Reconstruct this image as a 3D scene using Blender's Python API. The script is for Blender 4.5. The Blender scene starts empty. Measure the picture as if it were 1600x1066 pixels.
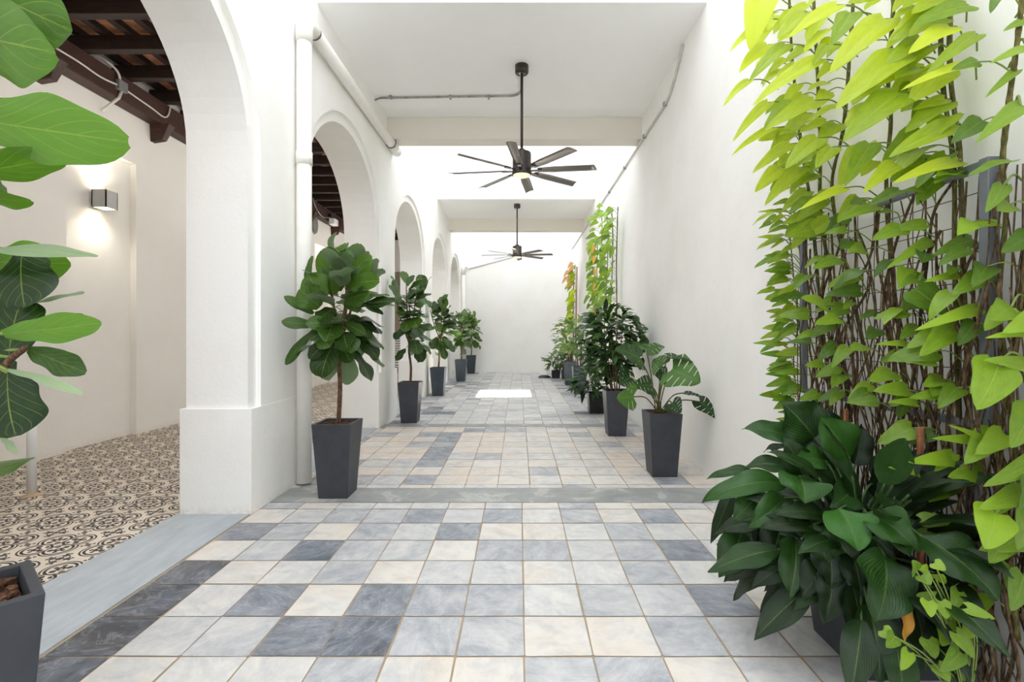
import bpy, math, random
from mathutils import Vector, Matrix
V = Vector
PI = math.pi
scene = bpy.context.scene
col = scene.collection
rnd = random.Random(7)

# ------------------------------------------------------------------ camera
FPX, CX, CY, CAMH = 765.0, 811.0, 521.0, 1.4
cam_d = bpy.data.cameras.new('camera')
cam = bpy.data.objects.new('camera', cam_d)
col.objects.link(cam)
cam.location = (0, 0, CAMH)
cam.rotation_euler = (PI / 2, 0, 0)
cam_d.sensor_width = 36
cam_d.lens = FPX / 1600 * 36
cam_d.shift_x = -(CX - 800) / 1600
cam_d.shift_y = -(533 - CY) / 1600
cam_d.clip_start = 0.05
cam_d.clip_end = 200
scene.camera = cam
scene.view_settings.view_transform = 'Standard'
scene.view_settings.look = 'None'
scene.view_settings.gamma = 1
scene.view_settings.exposure = 0.56
scene.cycles.diffuse_bounces = 10
scene.cycles.max_bounces = 14
scene.cycles.use_denoising = True


def at(px, py, Y):
    return V(((px - CX) * Y / FPX, Y, CAMH - (py - CY) * Y / FPX))


# ------------------------------------------------------------------ node helpers
class NT:
    def __init__(self, name):
        self.m = bpy.data.materials.new(name)
        self.m.use_nodes = True
        self.t = self.m.node_tree
        self.t.nodes.clear()

    def n(self, typ, **kw):
        nd = self.t.nodes.new(typ)
        for k, v in kw.items():
            if hasattr(nd, k):
                setattr(nd, k, v)
        return nd

    def l(self, a, b):
        self.t.links.new(a.s if isinstance(a, E) else a, b)

    def put(self, sock, val):
        if isinstance(val, E):
            self.t.links.new(val.s, sock)
        elif hasattr(val, 'is_linked'):
            self.t.links.new(val, sock)
        else:
            if isinstance(val, (tuple, list)) and len(val) == 3 and len(sock.default_value) == 4:
                val = (*val, 1)
            sock.default_value = val

    def math(self, op, a, b=None, c=None):
        nd = self.t.nodes.new('ShaderNodeMath')
        nd.operation = op
        for i, x in enumerate((a, b, c)):
            if x is not None:
                self.put(nd.inputs[i], x)
        return E(self, nd.outputs[0])

    def mix(self, f, a, b, mode='MIX'):
        nd = self.t.nodes.new('ShaderNodeMix')
        nd.data_type = 'RGBA'
        nd.blend_type = mode
        self.put(nd.inputs[0], f)
        self.put(nd.inputs[6], a)
        self.put(nd.inputs[7], b)
        return nd.outputs[2]

    def step(self, x, lo, hi):
        nd = self.t.nodes.new('ShaderNodeMapRange')
        nd.interpolation_type = 'SMOOTHSTEP'
        self.put(nd.inputs[0], x)
        nd.inputs[1].default_value = lo
        nd.inputs[2].default_value = hi
        return E(self, nd.outputs[0])

    def noise(self, vec, scale, detail=3, rough=.55, dist=0):
        nd = self.t.nodes.new('ShaderNodeTexNoise')
        if vec is not None:
            self.put(nd.inputs['Vector'], vec)
        nd.inputs['Scale'].default_value = scale
        nd.inputs['Detail'].default_value = detail
        nd.inputs['Roughness'].default_value = rough
        nd.inputs['Distortion'].default_value = dist
        return E(self, nd.outputs[0])

    def pos(self):
        return self.t.nodes.new('ShaderNodeNewGeometry').outputs['Position']

    def xyz(self, v):
        nd = self.t.nodes.new('ShaderNodeSeparateXYZ')
        self.put(nd.inputs[0], v)
        return [E(self, o) for o in nd.outputs]

    def comb(self, x, y, z):
        nd = self.t.nodes.new('ShaderNodeCombineXYZ')
        for i, q in enumerate((x, y, z)):
            self.put(nd.inputs[i], q)
        return nd.outputs[0]

    def attr(self, name):
        nd = self.t.nodes.new('ShaderNodeAttribute')
        nd.attribute_name = name
        return nd

    def ramp(self, f, stops):
        nd = self.t.nodes.new('ShaderNodeValToRGB')
        self.put(nd.inputs[0], f)
        el = nd.color_ramp.elements
        while len(el) < len(stops):
            el.new(.5)
        for e, (p, c) in zip(el, stops):
            e.position = p
            e.color = (*c, 1)
        return nd.outputs[0]

    def bump(self, h, strength=.2, dist=.01):
        nd = self.t.nodes.new('ShaderNodeBump')
        self.put(nd.inputs['Height'], h)
        nd.inputs['Strength'].default_value = strength
        nd.inputs['Distance'].default_value = dist
        return nd.outputs[0]

    def bsdf(self, color, rough=.5, normal=None, spec=.5, metal=0, emit=None, es=0):
        nd = self.t.nodes.new('ShaderNodeBsdfPrincipled')
        self.put(nd.inputs['Base Color'], color)
        self.put(nd.inputs['Roughness'], rough)
        nd.inputs['Specular IOR Level'].default_value = spec
        nd.inputs['Metallic'].default_value = metal
        if normal is not None:
            self.put(nd.inputs['Normal'], normal)
        if emit:
            nd.inputs['Emission Color'].default_value = (*emit, 1)
            nd.inputs['Emission Strength'].default_value = es
        return nd.outputs[0]

    def out(self, sh):
        o = self.t.nodes.new('ShaderNodeOutputMaterial')
        self.t.links.new(sh, o.inputs[0])
        return self.m


class E:
    def __init__(self, nt, s):
        self.nt, self.s = nt, s

    def __add__(self, o): return self.nt.math('ADD', self, o)
    def __radd__(self, o): return self.nt.math('ADD', o, self)
    def __sub__(self, o): return self.nt.math('SUBTRACT', self, o)
    def __rsub__(self, o): return self.nt.math('SUBTRACT', o, self)
    def __mul__(self, o): return self.nt.math('MULTIPLY', self, o)
    def __rmul__(self, o): return self.nt.math('MULTIPLY', o, self)
    def __truediv__(self, o): return self.nt.math('DIVIDE', self, o)
    def abs(self): return self.nt.math('ABSOLUTE', self)
    def fract(self): return self.nt.math('FRACT', self)
    def floor(self): return self.nt.math('FLOOR', self)
    def sqrt(self): return self.nt.math('SQRT', self)
    def lt(self, o): return self.nt.math('LESS_THAN', self, o)
    def gt(self, o): return self.nt.math('GREATER_THAN', self, o)
    def min(self, o): return self.nt.math('MINIMUM', self, o)
    def max(self, o): return self.nt.math('MAXIMUM', self, o)


def srgb(r, g, b):
    f = lambda c: (c / 255 / 12.92) if c / 255 <= .04045 else ((c / 255 + .055) / 1.055) ** 2.4
    return (f(r), f(g), f(b))


# ------------------------------------------------------------------ materials
def m_plain(name, c, rough=.5, spec=.5, metal=0, var=.0, bump=0, bscale=60, emit=None, es=0):
    t = NT(name)
    p = t.pos()
    colr = c
    if var:
        k = t.noise(p, 9, 4)
        colr = t.mix(t.step(k, .3, .7), tuple(x * (1 - var) for x in c), tuple(min(1, x * (1 + var)) for x in c))
    nrm = t.bump(t.noise(p, bscale, 3), bump, .004) if bump else None
    return t.out(t.bsdf(colr, rough, nrm, spec, metal, emit, es))


def m_plaster(name, c, stain=.05, dirt=True):
    t = NT(name)
    p = t.pos()
    n1 = t.noise(p, .9, 5, .6)
    n2 = t.noise(p, 14, 4, .6)
    base = t.mix(t.step(n1, .35, .7), c, tuple(x * k for x, k in zip(c, (1 - stain, 1 - stain * 1.15, 1 - stain * 1.5))))
    base = t.mix(t.step(n2, .62, .8) * .12, base, tuple(x * .82 for x in c))
    if dirt:
        z = t.xyz(p)[2]
        sc = t.noise(p, 30, 3)
        low = (1 - t.step(z, .0, .09)) * t.step(sc, .35, .75) * .3
        base = t.mix(low, base, srgb(190, 160, 125))
        sp = t.n('ShaderNodeTexVoronoi')
        sp.inputs['Scale'].default_value = 2.3
        t.l(p, sp.inputs['Vector'])
        base = t.mix((E(t, sp.outputs['Distance']).lt(.018)) * .5, base, srgb(150, 140, 125))
    h = t.noise(p, 5, 5, .6) * 1.0 + t.noise(p, 45, 3) * .25
    return t.out(t.bsdf(base, .75, t.bump(h, .35, .012), .25))


def m_tiles():
    t = NT('marble_floor_tiles')
    tone = E(t, t.attr('tone').outputs['Fac'])
    seed = E(t, t.attr('seed').outputs['Fac'])
    warm = E(t, t.attr('warm').outputs['Fac'])
    x, y, z = t.xyz(t.pos())
    # every slab takes its own piece of stone and its own vein direction
    ang = seed * 6.28
    ca, sa = t.math('COSINE', ang), t.math('SINE', ang)
    px = x * ca - y * sa + seed * 37
    py = x * sa + y * ca + seed * 91
    vec = t.comb(px, py * 1.8, seed * 13)
    n = t.noise(vec, 4.2, 6, .62, 1.2)
    fine = t.noise(vec, 26, 4, .6)
    cl = t.noise(t.comb(px, py, seed * 5), 5.5, 5, .6, .8)
    v = tone + (n - .5) * .55 + (cl - .5) * .55 + (fine - .5) * .16
    c = t.ramp(v, [(0.0, srgb(214, 210, 204)), (.25, srgb(186, 186, 187)), (.5, srgb(146, 150, 158)), (.75, srgb(100, 106, 117)), (1.0, srgb(56, 60, 68))])
    vein = t.step((t.noise(vec, 3.0, 5, .6, 2.0) - .5).abs(), .0, .03)
    c = t.mix((1 - vein) * .14, c, srgb(228, 228, 228))
    wn = t.noise(t.comb(px, py, 3.3), 3.5, 4)
    c = t.mix(warm * t.step(wn, .25, .75), c, t.mix(.5, c, srgb(224, 190, 150)))
    sp = t.noise(t.comb(px, py, 9.0), 90, 2)
    c = t.mix(t.step(sp, .70, .76) * .5, c, srgb(220, 220, 220))
    r = .34 + t.noise(vec, 6, 3) * .22
    h = fine * .5 + n * .8
    return t.out(t.bsdf(c, r, t.bump(h, .12, .006), .45))


def m_grout():
    t = NT('sandy_grout')
    p = t.pos()
    c = t.mix(t.step(t.noise(p, 7, 4), .3, .7), srgb(176, 152, 122), srgb(158, 146, 130))
    return t.out(t.bsdf(c, .9, t.bump(t.noise(p, 120, 3), .4, .004), .2))


def m_cement():
    t = NT('grey_cement_band')
    p = t.pos()
    n = t.noise(p, 3.2, 6, .65, .6)
    c = t.ramp(n, [(.3, srgb(134, 136, 134)), (.5, srgb(150, 151, 148)), (.57, srgb(158, 159, 156)), (.585, srgb(180, 180, 176)), (.7, srgb(160, 160, 156))])
    return t.out(t.bsdf(c, .42, t.bump(t.noise(p, 40, 3), .1, .004), .4))


def m_threshold():
    t = NT('blue_grey_painted_sill')
    p = t.pos()
    x, y, z = t.xyz(p)
    n = t.noise(t.comb(x * 3, y * .8, z), 3, 6, .65)
    c = t.ramp(n, [(.3, srgb(158, 164, 168)), (.6, srgb(176, 182, 187)), (.75, srgb(188, 190, 190))])
    spk = t.step(t.noise(p, 35, 3), .72, .76)
    c = t.mix(spk * .5, c, srgb(214, 214, 210))
    return t.out(t.bsdf(c, .5, t.bump(t.noise(p, 25, 4), .15, .006), .35))


def m_encaustic():
    t = NT('black_and_cream_patterned_tiles')
    p = t.pos()
    x, y, z = t.xyz(p)
    S = .40
    fx = ((x / S + 50.13).fract() - .5)
    fy = ((y / S + 50.4).fract() - .5)
    ax, ay = fx.abs(), fy.abs()

    def circ(cx, cy, r):
        dx, dy = ax - cx, ay - cy
        return (dx * dx + dy * dy).sqrt() - r
    q = circ(.175, .175, .19)
    ring1 = (q - .045).abs().lt(.013)
    ring2 = (q + .01).abs().lt(.019)
    inner = q.lt(-.04)
    # leaves inside the quatrefoil
    lf = circ(.18, .18, .062).min(circ(.085, .22, .042)).min(circ(.22, .085, .042)).min(circ(.08, .08, .04)).min(circ(0.0, .14, .04)).min(circ(.14, 0.0, .04)).min(circ(.27, .2, .03)).min(circ(.2, .27, .03))
    leafm = lf.lt(0.0) * inner
    hole = circ(.17, .17, .02).lt(0).max(circ(.0, .0, .028).lt(0))
    # the cross between four quatrefoils
    c1 = circ(.5, .5, .055).min(circ(.5, .39, .045)).min(circ(.39, .5, .045)).min(circ(.47, .33, .024)).min(circ(.33, .47, .024))
    c2 = circ(.5, 0.0, .045).min(circ(.0, .5, .045)).min(circ(.44, .05, .025)).min(circ(.05, .44, .025))
    outm = c1.min(c2).lt(0) * q.gt(.07)
    cr = circ(.5, .5, .12).abs().lt(.009) * q.gt(.06)
    m = ring1.max(ring2).max(leafm).max(outm).max(cr) * (1 - hole)
    wob = t.noise(p, 60, 2)
    cream = t.mix(t.step(t.noise(p, 4, 4), .3, .7), srgb(222, 210, 194), srgb(206, 194, 178))
    c = t.mix(m * t.step(wob, .2, .3), cream, srgb(42, 40, 42))
    sx = ((x / .2 + 100.26).fract() - .5).abs().gt(.494)
    sy = ((y / .2 + 100.8).fract() - .5).abs().gt(.494)
    c = t.mix(sx.max(sy) * .6, c, srgb(170, 158, 142))
    return t.out(t.bsdf(c, .55, None, .3))


def m_wood(name, a, b, rough=.5):
    t = NT(name)
    x, y, z = t.xyz(t.pos())
    n = t.noise(t.comb(x * 1.2, y * 9, z * 9), 5, 5, .6, .5)
    c = t.mix(t.step(n, .3, .75), a, b)
    return t.out(t.bsdf(c, rough, t.bump(n, .3, .006), .35))


def m_brick_deck():
    t = NT('clay_brick_roof_deck')
    p = t.pos()
    bk = t.n('ShaderNodeTexBrick')
    t.l(p, bk.inputs['Vector'])
    bk.inputs['Color1'].default_value = (*srgb(190, 125, 85), 1)
    bk.inputs['Color2'].default_value = (*srgb(160, 105, 75), 1)
    bk.inputs['Mortar'].default_value = (*srgb(150, 125, 105), 1)
    bk.inputs['Scale'].default_value = 1
    bk.inputs['Brick Width'].default_value = .3
    bk.inputs['Row Height'].default_value = .13
    bk.inputs['Mortar Size'].default_value = .008
    n = t.noise(p, 8, 4)
    c = t.mix(t.step(n, .45, .75) * .6, bk.outputs[0], srgb(190, 165, 140))
    return t.out(t.bsdf(c, .9, t.bump(t.noise(p, 40, 3), .4, .006), .2))


def m_leaf(name, dark, light, vein, nv=9, slant=.45, vw=.05, mw=.05, under=None, transl=.25, rough=.4, veinmix=.6, ribbump=.0, spec=.5, edge=None):
    t = NT(name)
    tone = E(t, t.attr('tone').outputs['Fac'])
    uvn = t.n('ShaderNodeUVMap', uv_map='UVMap')
    u, v, _ = t.xyz(uvn.outputs[0])
    a = ((v - .5) * 2).abs()
    n = t.noise(t.comb(u * 2, v * 2, tone * 40), 3, 3)
    base = t.mix(t.step(tone + (n - .5) * .35, .0, 1.0), dark, light)
    mid = 1 - t.step(a, mw * .4, mw)
    f = ((u - a * slant) * nv).fract()
    side = (1 - t.step((f - .5).abs(), vw * .4, vw)) * (1 - t.step(a, .75, 1.0))
    vm = mid.max(side * .75)
    c = t.mix(vm * veinmix, base, vein)
    if edge:
        c = t.mix(t.step(a, .8, 1.0) * t.step(n, .5, .6), c, edge)
    if under:
        bf = t.t.nodes.new('ShaderNodeNewGeometry').outputs['Backfacing']
        c = t.mix(E(t, bf) * .75, c, under)
    h = (1 - vm) * .6 + t.noise(t.comb(u * 5, v * 5, tone * 9), 4, 2) * .4
    if ribbump:
        h = h + t.math('SINE', (u - a * slant) * nv * 2 * 6.28) * ribbump
    nr = t.bump(h, .35, .006)
    sh = t.bsdf(c, rough, nr, spec)
    tr = t.t.nodes.new('ShaderNodeBsdfTranslucent')
    tc = t.mix(.35, c, (1, .95, .3), 'MULTIPLY') if transl > .3 else c
    t.put(tr.inputs[0], tc)
    mx = t.t.nodes.new('ShaderNodeMixShader')
    mx.inputs[0].default_value = transl
    t.l(sh, mx.inputs[1])
    t.l(tr.outputs[0], mx.inputs[2])
    return t.out(mx.outputs[0])


def m_bark(name, a, b):
    t = NT(name)
    x, y, z = t.xyz(t.pos())
    n = t.noise(t.comb(x * 6, y * 6, z * 2), 14, 4)
    return t.out(t.bsdf(t.mix(t.step(n, .35, .7), a, b), .8, t.bump(n, .5, .005), .25))


M = {}
M['wall'] = m_plaster('white_plaster', srgb(243, 241, 238))
M['wall_gal'] = m_plaster('gallery_plaster', srgb(240, 238, 234), .04)
M['ceil'] = m_plaster('painted_concrete', srgb(250, 250, 249), .02, False)
M['beam'] = m_plaster('cream_painted_beam', srgb(226, 221, 211), .03, False)
M['tiles'] = m_tiles()
M['grout'] = m_grout()
M['cement'] = m_cement()
M['sill'] = m_threshold()
M['enc'] = m_encaustic()
M['darkwood'] = m_wood('dark_stained_timber', srgb(30, 20, 17), srgb(52, 35, 29), .6)
M['redwood'] = m_wood('red_brown_beam', srgb(44, 27, 23), srgb(74, 46, 38), .5)
M['deck'] = m_brick_deck()
M['planter'] = m_plain('charcoal_planter', srgb(56, 58, 64), .5, .4, var=.12, bump=.08)
M['planter_blue'] = m_plain('blue_grey_planter', srgb(54, 62, 70), .5, .4, var=.12, bump=.08)
M['black'] = m_plain('black_plastic', srgb(28, 28, 30), .45, .4)
M['mulch'] = m_bark('bark_mulch', srgb(66, 42, 30), srgb(120, 84, 60))
M['soil'] = m_plain('dark_soil', srgb(42, 33, 27), .95, .1, var=.3, bump=.5)
M['trunk'] = m_bark('fig_bark', srgb(74, 52, 38), srgb(118, 90, 68))
M['stake'] = m_wood('brown_wood_stake', srgb(128, 78, 52), srgb(160, 104, 72), .7)
M['stem'] = m_bark('brown_vine_stem', srgb(58, 42, 30), srgb(112, 90, 62))
M['gstem'] = m_bark('green_vine_stem', srgb(70, 66, 34), srgb(116, 108, 58))
M['petiole'] = m_plain('green_petiole', srgb(118, 136, 66), .5, .4)
M['dpetiole'] = m_plain('dark_petiole', srgb(60, 84, 40), .5, .4)
M['bronze'] = m_plain('dark_bronze_metal', srgb(58, 50, 46), .38, .5, .3)
M['blade'] = m_plain('weathered_bronze_blade', srgb(96, 88, 80), .42, .5, .2)
M['lens'] = m_plain('warm_lamp_lens', srgb(255, 240, 205), .4, .3, emit=srgb(255, 226, 168), es=.75)
M['pvc'] = m_plain('white_drain_pipe', srgb(236, 233, 226), .45, .4, var=.02)
M['tape'] = m_plain('dark_joint', srgb(96, 94, 92), .6, .3)
M['conduit'] = m_plain('grey_painted_conduit', srgb(150, 148, 142), .5, .4, .1, var=.3)
M['wconduit'] = m_plain('white_conduit', srgb(206, 204, 198), .5, .4, var=.06)
M['sconce'] = m_plain('grey_metal_sconce', srgb(176, 177, 176), .45, .5, .1)
M['glow'] = m_plain('lit_sconce_lens', srgb(255, 244, 220), .4, .3, emit=srgb(255, 238, 200), es=9)
M['trellis'] = m_plain('grey_painted_steel', srgb(112, 116, 124), .45, .5, .2, var=.08)
M['wire'] = m_plain('trellis_wire', srgb(96, 90, 80), .5, .4, .4)
M['white'] = m_plain('white_enamel', srgb(234, 236, 238), .4, .4)
M['greybox'] = m_plain('grey_box', srgb(122, 122, 122), .5, .4)
M['door'] = m_plain('taupe_door', srgb(150, 138, 124), .6, .3, var=.05)
M['fig'] = m_leaf('fiddle_leaf', srgb(28, 52, 18), srgb(86, 124, 38), srgb(140, 160, 84), 6, .4, .045, .05, under=srgb(128, 152, 110), transl=.22, rough=.4, veinmix=.5, spec=.35)
M['figbig'] = m_leaf('fiddle_leaf_backlit', srgb(24, 50, 16), srgb(92, 138, 34), srgb(150, 166, 74), 6, .42, .04, .03, under=srgb(104, 140, 78), transl=.32, rough=.36, veinmix=.5, ribbump=.04)
M['figpale'] = m_leaf('fiddle_leaf_underside', srgb(92, 112, 76), srgb(150, 168, 130), srgb(170, 186, 146), 6, .42, .04, .03, transl=.12, rough=.4, veinmix=.4)
M['lily'] = m_leaf('peace_lily_leaf', srgb(12, 32, 10), srgb(58, 108, 36), srgb(112, 140, 70), 10, .8, .09, .05, under=srgb(60, 92, 44), transl=.12, rough=.3, veinmix=.34, ribbump=.9, spec=.4)
M['lilydead'] = m_leaf('withered_leaf', srgb(170, 112, 34), srgb(206, 150, 52), srgb(190, 140, 70), 14, .9, .1, .05, transl=.2, rough=.5, veinmix=.3)
M['lime'] = m_leaf('lime_philodendron_leaf', srgb(92, 138, 30), srgb(212, 226, 50), srgb(210, 222, 110), 9, .7, .03, .035, transl=.50, rough=.34, veinmix=.4)
M['pothos'] = m_leaf('green_pothos_leaf', srgb(66, 102, 28), srgb(150, 184, 48), srgb(176, 196, 92), 8, .7, .04, .04, transl=.38, rough=.36, veinmix=.35)
M['rubber'] = m_leaf('dark_glossy_leaf', srgb(18, 40, 14), srgb(66, 102, 38), srgb(92, 118, 70), 12, .5, .05, .07, transl=.16, rough=.36, veinmix=.3, spec=.3)
M['croton'] = m_leaf('soft_green_leaf', srgb(60, 96, 40), srgb(146, 172, 70), srgb(176, 190, 110), 8, .5, .05, .06, transl=.25, rough=.4, veinmix=.3)
M['monstera'] = m_leaf('monstera_leaf', srgb(24, 52, 22), srgb(78, 116, 44), srgb(116, 142, 76), 6, .7, .04, .05, under=srgb(100, 132, 74), transl=.22, rough=.4, veinmix=.35, spec=.3)
M['orange'] = m_leaf('orange_leaf', srgb(196, 150, 40), srgb(236, 176, 128), srgb(238, 200, 130), 8, .6, .05, .05, transl=.35, rough=.45, veinmix=.3)


# ------------------------------------------------------------------ mesh builder
class MB:
    def __init__(self):
        self.v, self.f, self.mi, self.sm, self.uv, self.tone = [], [], [], [], [], []
        self.extra = {}

    def add(self, verts, faces, mi=0, smooth=False, uv=None, tone=0.):
        b = len(self.v)
        self.v += [tuple(p) for p in verts]
        self.uv += uv if uv else [(0, 0)] * len(verts)
        self.tone += [tone] * len(verts)
        for f in faces:
            self.f.append(tuple(b + i for i in f))
            self.mi.append(mi)
            self.sm.append(smooth)

    def box(self, lo, hi, mi=0, mat=None):
        x0, y0, z0 = lo
        x1, y1, z1 = hi
        vs = [V(p) for p in ((x0, y0, z0), (x1, y0, z0), (x1, y1, z0), (x0, y1, z0), (x0, y0, z1), (x1, y0, z1), (x1, y1, z1), (x0, y1, z1))]
        if mat is not None:
            vs = [mat @ p for p in vs]
        self.add(vs, [(0, 3, 2, 1), (4, 5, 6, 7), (0, 1, 5, 4), (1, 2, 6, 5), (2, 3, 7, 6), (3, 0, 4, 7)], mi)

    def quad(self, a, b, c, d, mi=0):
        self.add([a, b, c, d], [(0, 1, 2, 3)], mi)

    def tube(self, pts, r, n=8, mi=0, cap=True, smooth=True, tone=0.):
        pts = [V(p) for p in pts]
        k = len(pts)
        rs = r if isinstance(r, (list, tuple)) else [r] * k
        vs, fs = [], []
        ref = None
        for i, p in enumerate(pts):
            d = (pts[min(i + 1, k - 1)] - pts[max(i - 1, 0)])
            d = d.normalized() if d.length > 1e-9 else V((0, 0, 1))
            if ref is None:
                ref = V((1, 0, 0)) if abs(d.x) < .8 else V((0, 1, 0))
            s = (ref - d * ref.dot(d))
            s = s.normalized() if s.length > 1e-6 else d.orthogonal().normalized()
            ref = s
            w = d.cross(s)
            for j in range(n):
                a = 2 * PI * j / n
                vs.append(p + (s * math.cos(a) + w * math.sin(a)) * rs[i])
        for i in range(k - 1):
            for j in range(n):
                j2 = (j + 1) % n
                fs.append((i * n + j, i * n + j2, (i + 1) * n + j2, (i + 1) * n + j))
        if cap:
            fs.append(tuple(range(n - 1, -1, -1)))
            fs.append(tuple((k - 1) * n + j for j in range(n)))
        self.add(vs, fs, mi, smooth, tone=tone)

    def lathe(self, prof, c, n=32, mi=0, smooth=True):
        vs, fs = [], []
        for r, z in prof:
            for j in range(n):
                a = 2 * PI * j / n
                vs.append((c[0] + r * math.cos(a), c[1] + r * math.sin(a), c[2] + z))
        for i in range(len(prof) - 1):
            for j in range(n):
                j2 = (j + 1) % n
                fs.append((i * n + j, i * n + j2, (i + 1) * n + j2, (i + 1) * n + j))
        fs.append(tuple(range(n - 1, -1, -1)))
        fs.append(tuple((len(prof) - 1) * n + j for j in range(n)))
        self.add(vs, fs, mi, smooth)

    def build(self, name, mats, parent=None, bevel=0):
        me = bpy.data.meshes.new(name)
        o = bpy.data.objects.new(name, me)
        off = V((0, 0, 0))
        if parent is not None:
            off = parent.matrix_basis.translation if parent.type == 'EMPTY' or parent.location.length else V((0, 0, 0))
            q = parent
            off = V((0, 0, 0))
            while q is not None:
                off = off + q.location
                q = q.parent
        me.from_pydata([tuple(V(p) - off) for p in self.v], [], self.f)
        for m in (mats if isinstance(mats, (list, tuple)) else [mats]):
            me.materials.append(m)
        me.polygons.foreach_set('material_index', self.mi)
        me.polygons.foreach_set('use_smooth', self.sm)
        ul = me.uv_layers.new(name='UVMap')
        li = [0] * len(me.loops)
        me.loops.foreach_get('vertex_index', li)
        flat = []
        for i in li:
            flat += self.uv[i]
        ul.data.foreach_set('uv', flat)
        at_ = me.attributes.new('tone', 'FLOAT', 'POINT')
        at_.data.foreach_set('value', self.tone)
        for k, vals in self.extra.items():
            a2 = me.attributes.new(k, 'FLOAT', 'POINT')
            a2.data.foreach_set('value', vals)
        me.update()
        col.objects.link(o)
        if parent is not None:
            o.parent = parent
        if bevel:
            b = o.modifiers.new('bevel', 'BEVEL')
            b.width = bevel
            b.segments = 2
            b.limit_method = 'ANGLE'
        return o


def tag(o, label=None, cat=None, group=None, kind=None):
    if label:
        o['label'] = label
    if cat:
        o['category'] = cat
    if group:
        o['group'] = group
    if kind:
        o['kind'] = kind
    return o


def empty(name, loc, label, cat, group=None):
    o = bpy.data.objects.new(name, None)
    o.location = loc
    col.objects.link(o)
    return tag(o, label, cat, group)


def spline(pts, sub=6):
    pts = [V(p) for p in pts]
    if len(pts) < 3:
        return [pts[0].lerp(pts[-1], i / sub) for i in range(sub + 1)]
    out = []
    for i in range(len(pts) - 1):
        p0, p1, p2, p3 = pts[max(i - 1, 0)], pts[i], pts[i + 1], pts[min(i + 2, len(pts) - 1)]
        for k in range(sub):
            t = k / sub
            out.append(.5 * ((2 * p1) + (p2 - p0) * t + (2 * p0 - 5 * p1 + 4 * p2 - p3) * t * t + (3 * p1 - p0 - 3 * p2 + p3) * t ** 3))
    out.append(pts[-1])
    return out


# ------------------------------------------------------------------ setting
XL, XLI, XB = -2.07, -2.11, -2.59          # courtyard face, rebate face and gallery face of the arcade wall
ZC, ZTOP = 4.80, 7.8
YFAR = 17.6
ZHI = 9.5                                   # unseen extra wall height beside the viewer, added to cut sky light
CEN = [2.61, 6.05, 9.47, 12.98, 16.1]
A_, B_, ZS, RB = 1.2, 1.04, 2.86, .115


def xr(z):
    return 1.83 + .10 * min(z, 7.4) / 4.8


def arc(a, b, yc, n=28):
    return [(yc - a * math.cos(PI * i / n), ZS + b * math.sin(PI * i / n)) for i in range(n + 1)]


w = MB()
ys = -4.0


def skin(x, a, b, flip):
    """wall sheet at X = x with arch openings of half width a and rise b"""
    y0 = ys
    for yc in CEN:
        qs = [(y0, 0, yc - a, ZTOP)]
        y1 = yc - a
        q = [(x, y0, 0), (x, y1, 0), (x, y1, ZTOP), (x, y0, ZTOP)]
        w.quad(*(q[::-1] if flip else q))
        pts = arc(a, b, yc)
        for (ya, za), (yb, zb) in zip(pts, pts[1:]):
            q = [(x, ya, za), (x, yb, zb), (x, yb, ZTOP), (x, ya, ZTOP)]
            w.quad(*(q[::-1] if flip else q))
        y0 = yc + a
    q = [(x, y0, 0), (x, YFAR, 0), (x, YFAR, ZTOP), (x, y0, ZTOP)]
    w.quad(*(q[::-1] if flip else q))


skin(XL, A_ + RB, B_ + RB, False)
skin(XB, A_, B_, True)
for yc in CEN:
    pi_ = [(yc - A_, 0)] + arc(A_, B_, yc) + [(yc + A_, 0)]
    po = [(yc - A_ - RB, 0)] + arc(A_ + RB, B_ + RB, yc) + [(yc + A_ + RB, 0)]
    for i in range(len(pi_) - 1):
        (a0, a1), (b0, b1) = pi_[i], pi_[i + 1]
        (c0, c1), (d0, d1) = po[i], po[i + 1]
        w.quad((XLI, a0, a1), (XLI, c0, c1), (XLI, d0, d1), (XLI, b0, b1))          # rebate ring
        w.quad((XLI, c0, c1), (XL, c0, c1), (XL, d0, d1), (XLI, d0, d1))            # step
        w.quad((XB, a0, a1), (XLI, a0, a1), (XLI, b0, b1), (XB, b0, b1))            # reveal
edges = [ys] + [e for yc in CEN for e in (yc - A_, yc + A_)] + [YFAR]
for i in range(0, len(edges), 2):
    a = edges[i] - (.03 if i else 0)
    b = edges[i + 1] + (.03 if i + 1 < len(edges) - 1 else 0)
    w.box((XB - .03, a, 0), (XL + .004, b, .815))
w.quad((XB, ys, ZTOP), (XL, ys, ZTOP), (XL, YFAR, ZTOP), (XB, YFAR, ZTOP))
w.box((XB, ys, ZTOP - .01), (XL, 5.03, ZHI))  # added height out of view, holds back sky light near the viewer
o = w.build('wall_left', M['wall'])
tag(o, 'white plaster arcade wall with five tall round arches and plinths', 'wall', kind='structure')

w = MB()
N = 14
for i in range(N):
    z0, z1 = ZTOP * i / N, ZTOP * (i + 1) / N
    w.add([(xr(z0), ys, z0), (xr(z0), YFAR, z0), (xr(z1), YFAR, z1), (xr(z1), ys, z1)], [(0, 3, 2, 1)], 0, True)
w.quad((2.4, ys, 0), (2.4, YFAR, 0), (2.4, YFAR, ZTOP), (2.4, ys, ZTOP))
w.quad((xr(ZTOP), ys, ZTOP), (xr(ZTOP), YFAR, ZTOP), (2.4, YFAR, ZTOP), (2.4, ys, ZTOP))
w.box((xr(ZTOP), ys, ZTOP - .01), (2.4, 5.03, ZHI))  # same unseen added height on this side, to block sky light
o = w.build('wall_right', M['wall'])
tag(o, 'plain white plaster wall behind the row of plants', 'wall', kind='structure')

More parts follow.
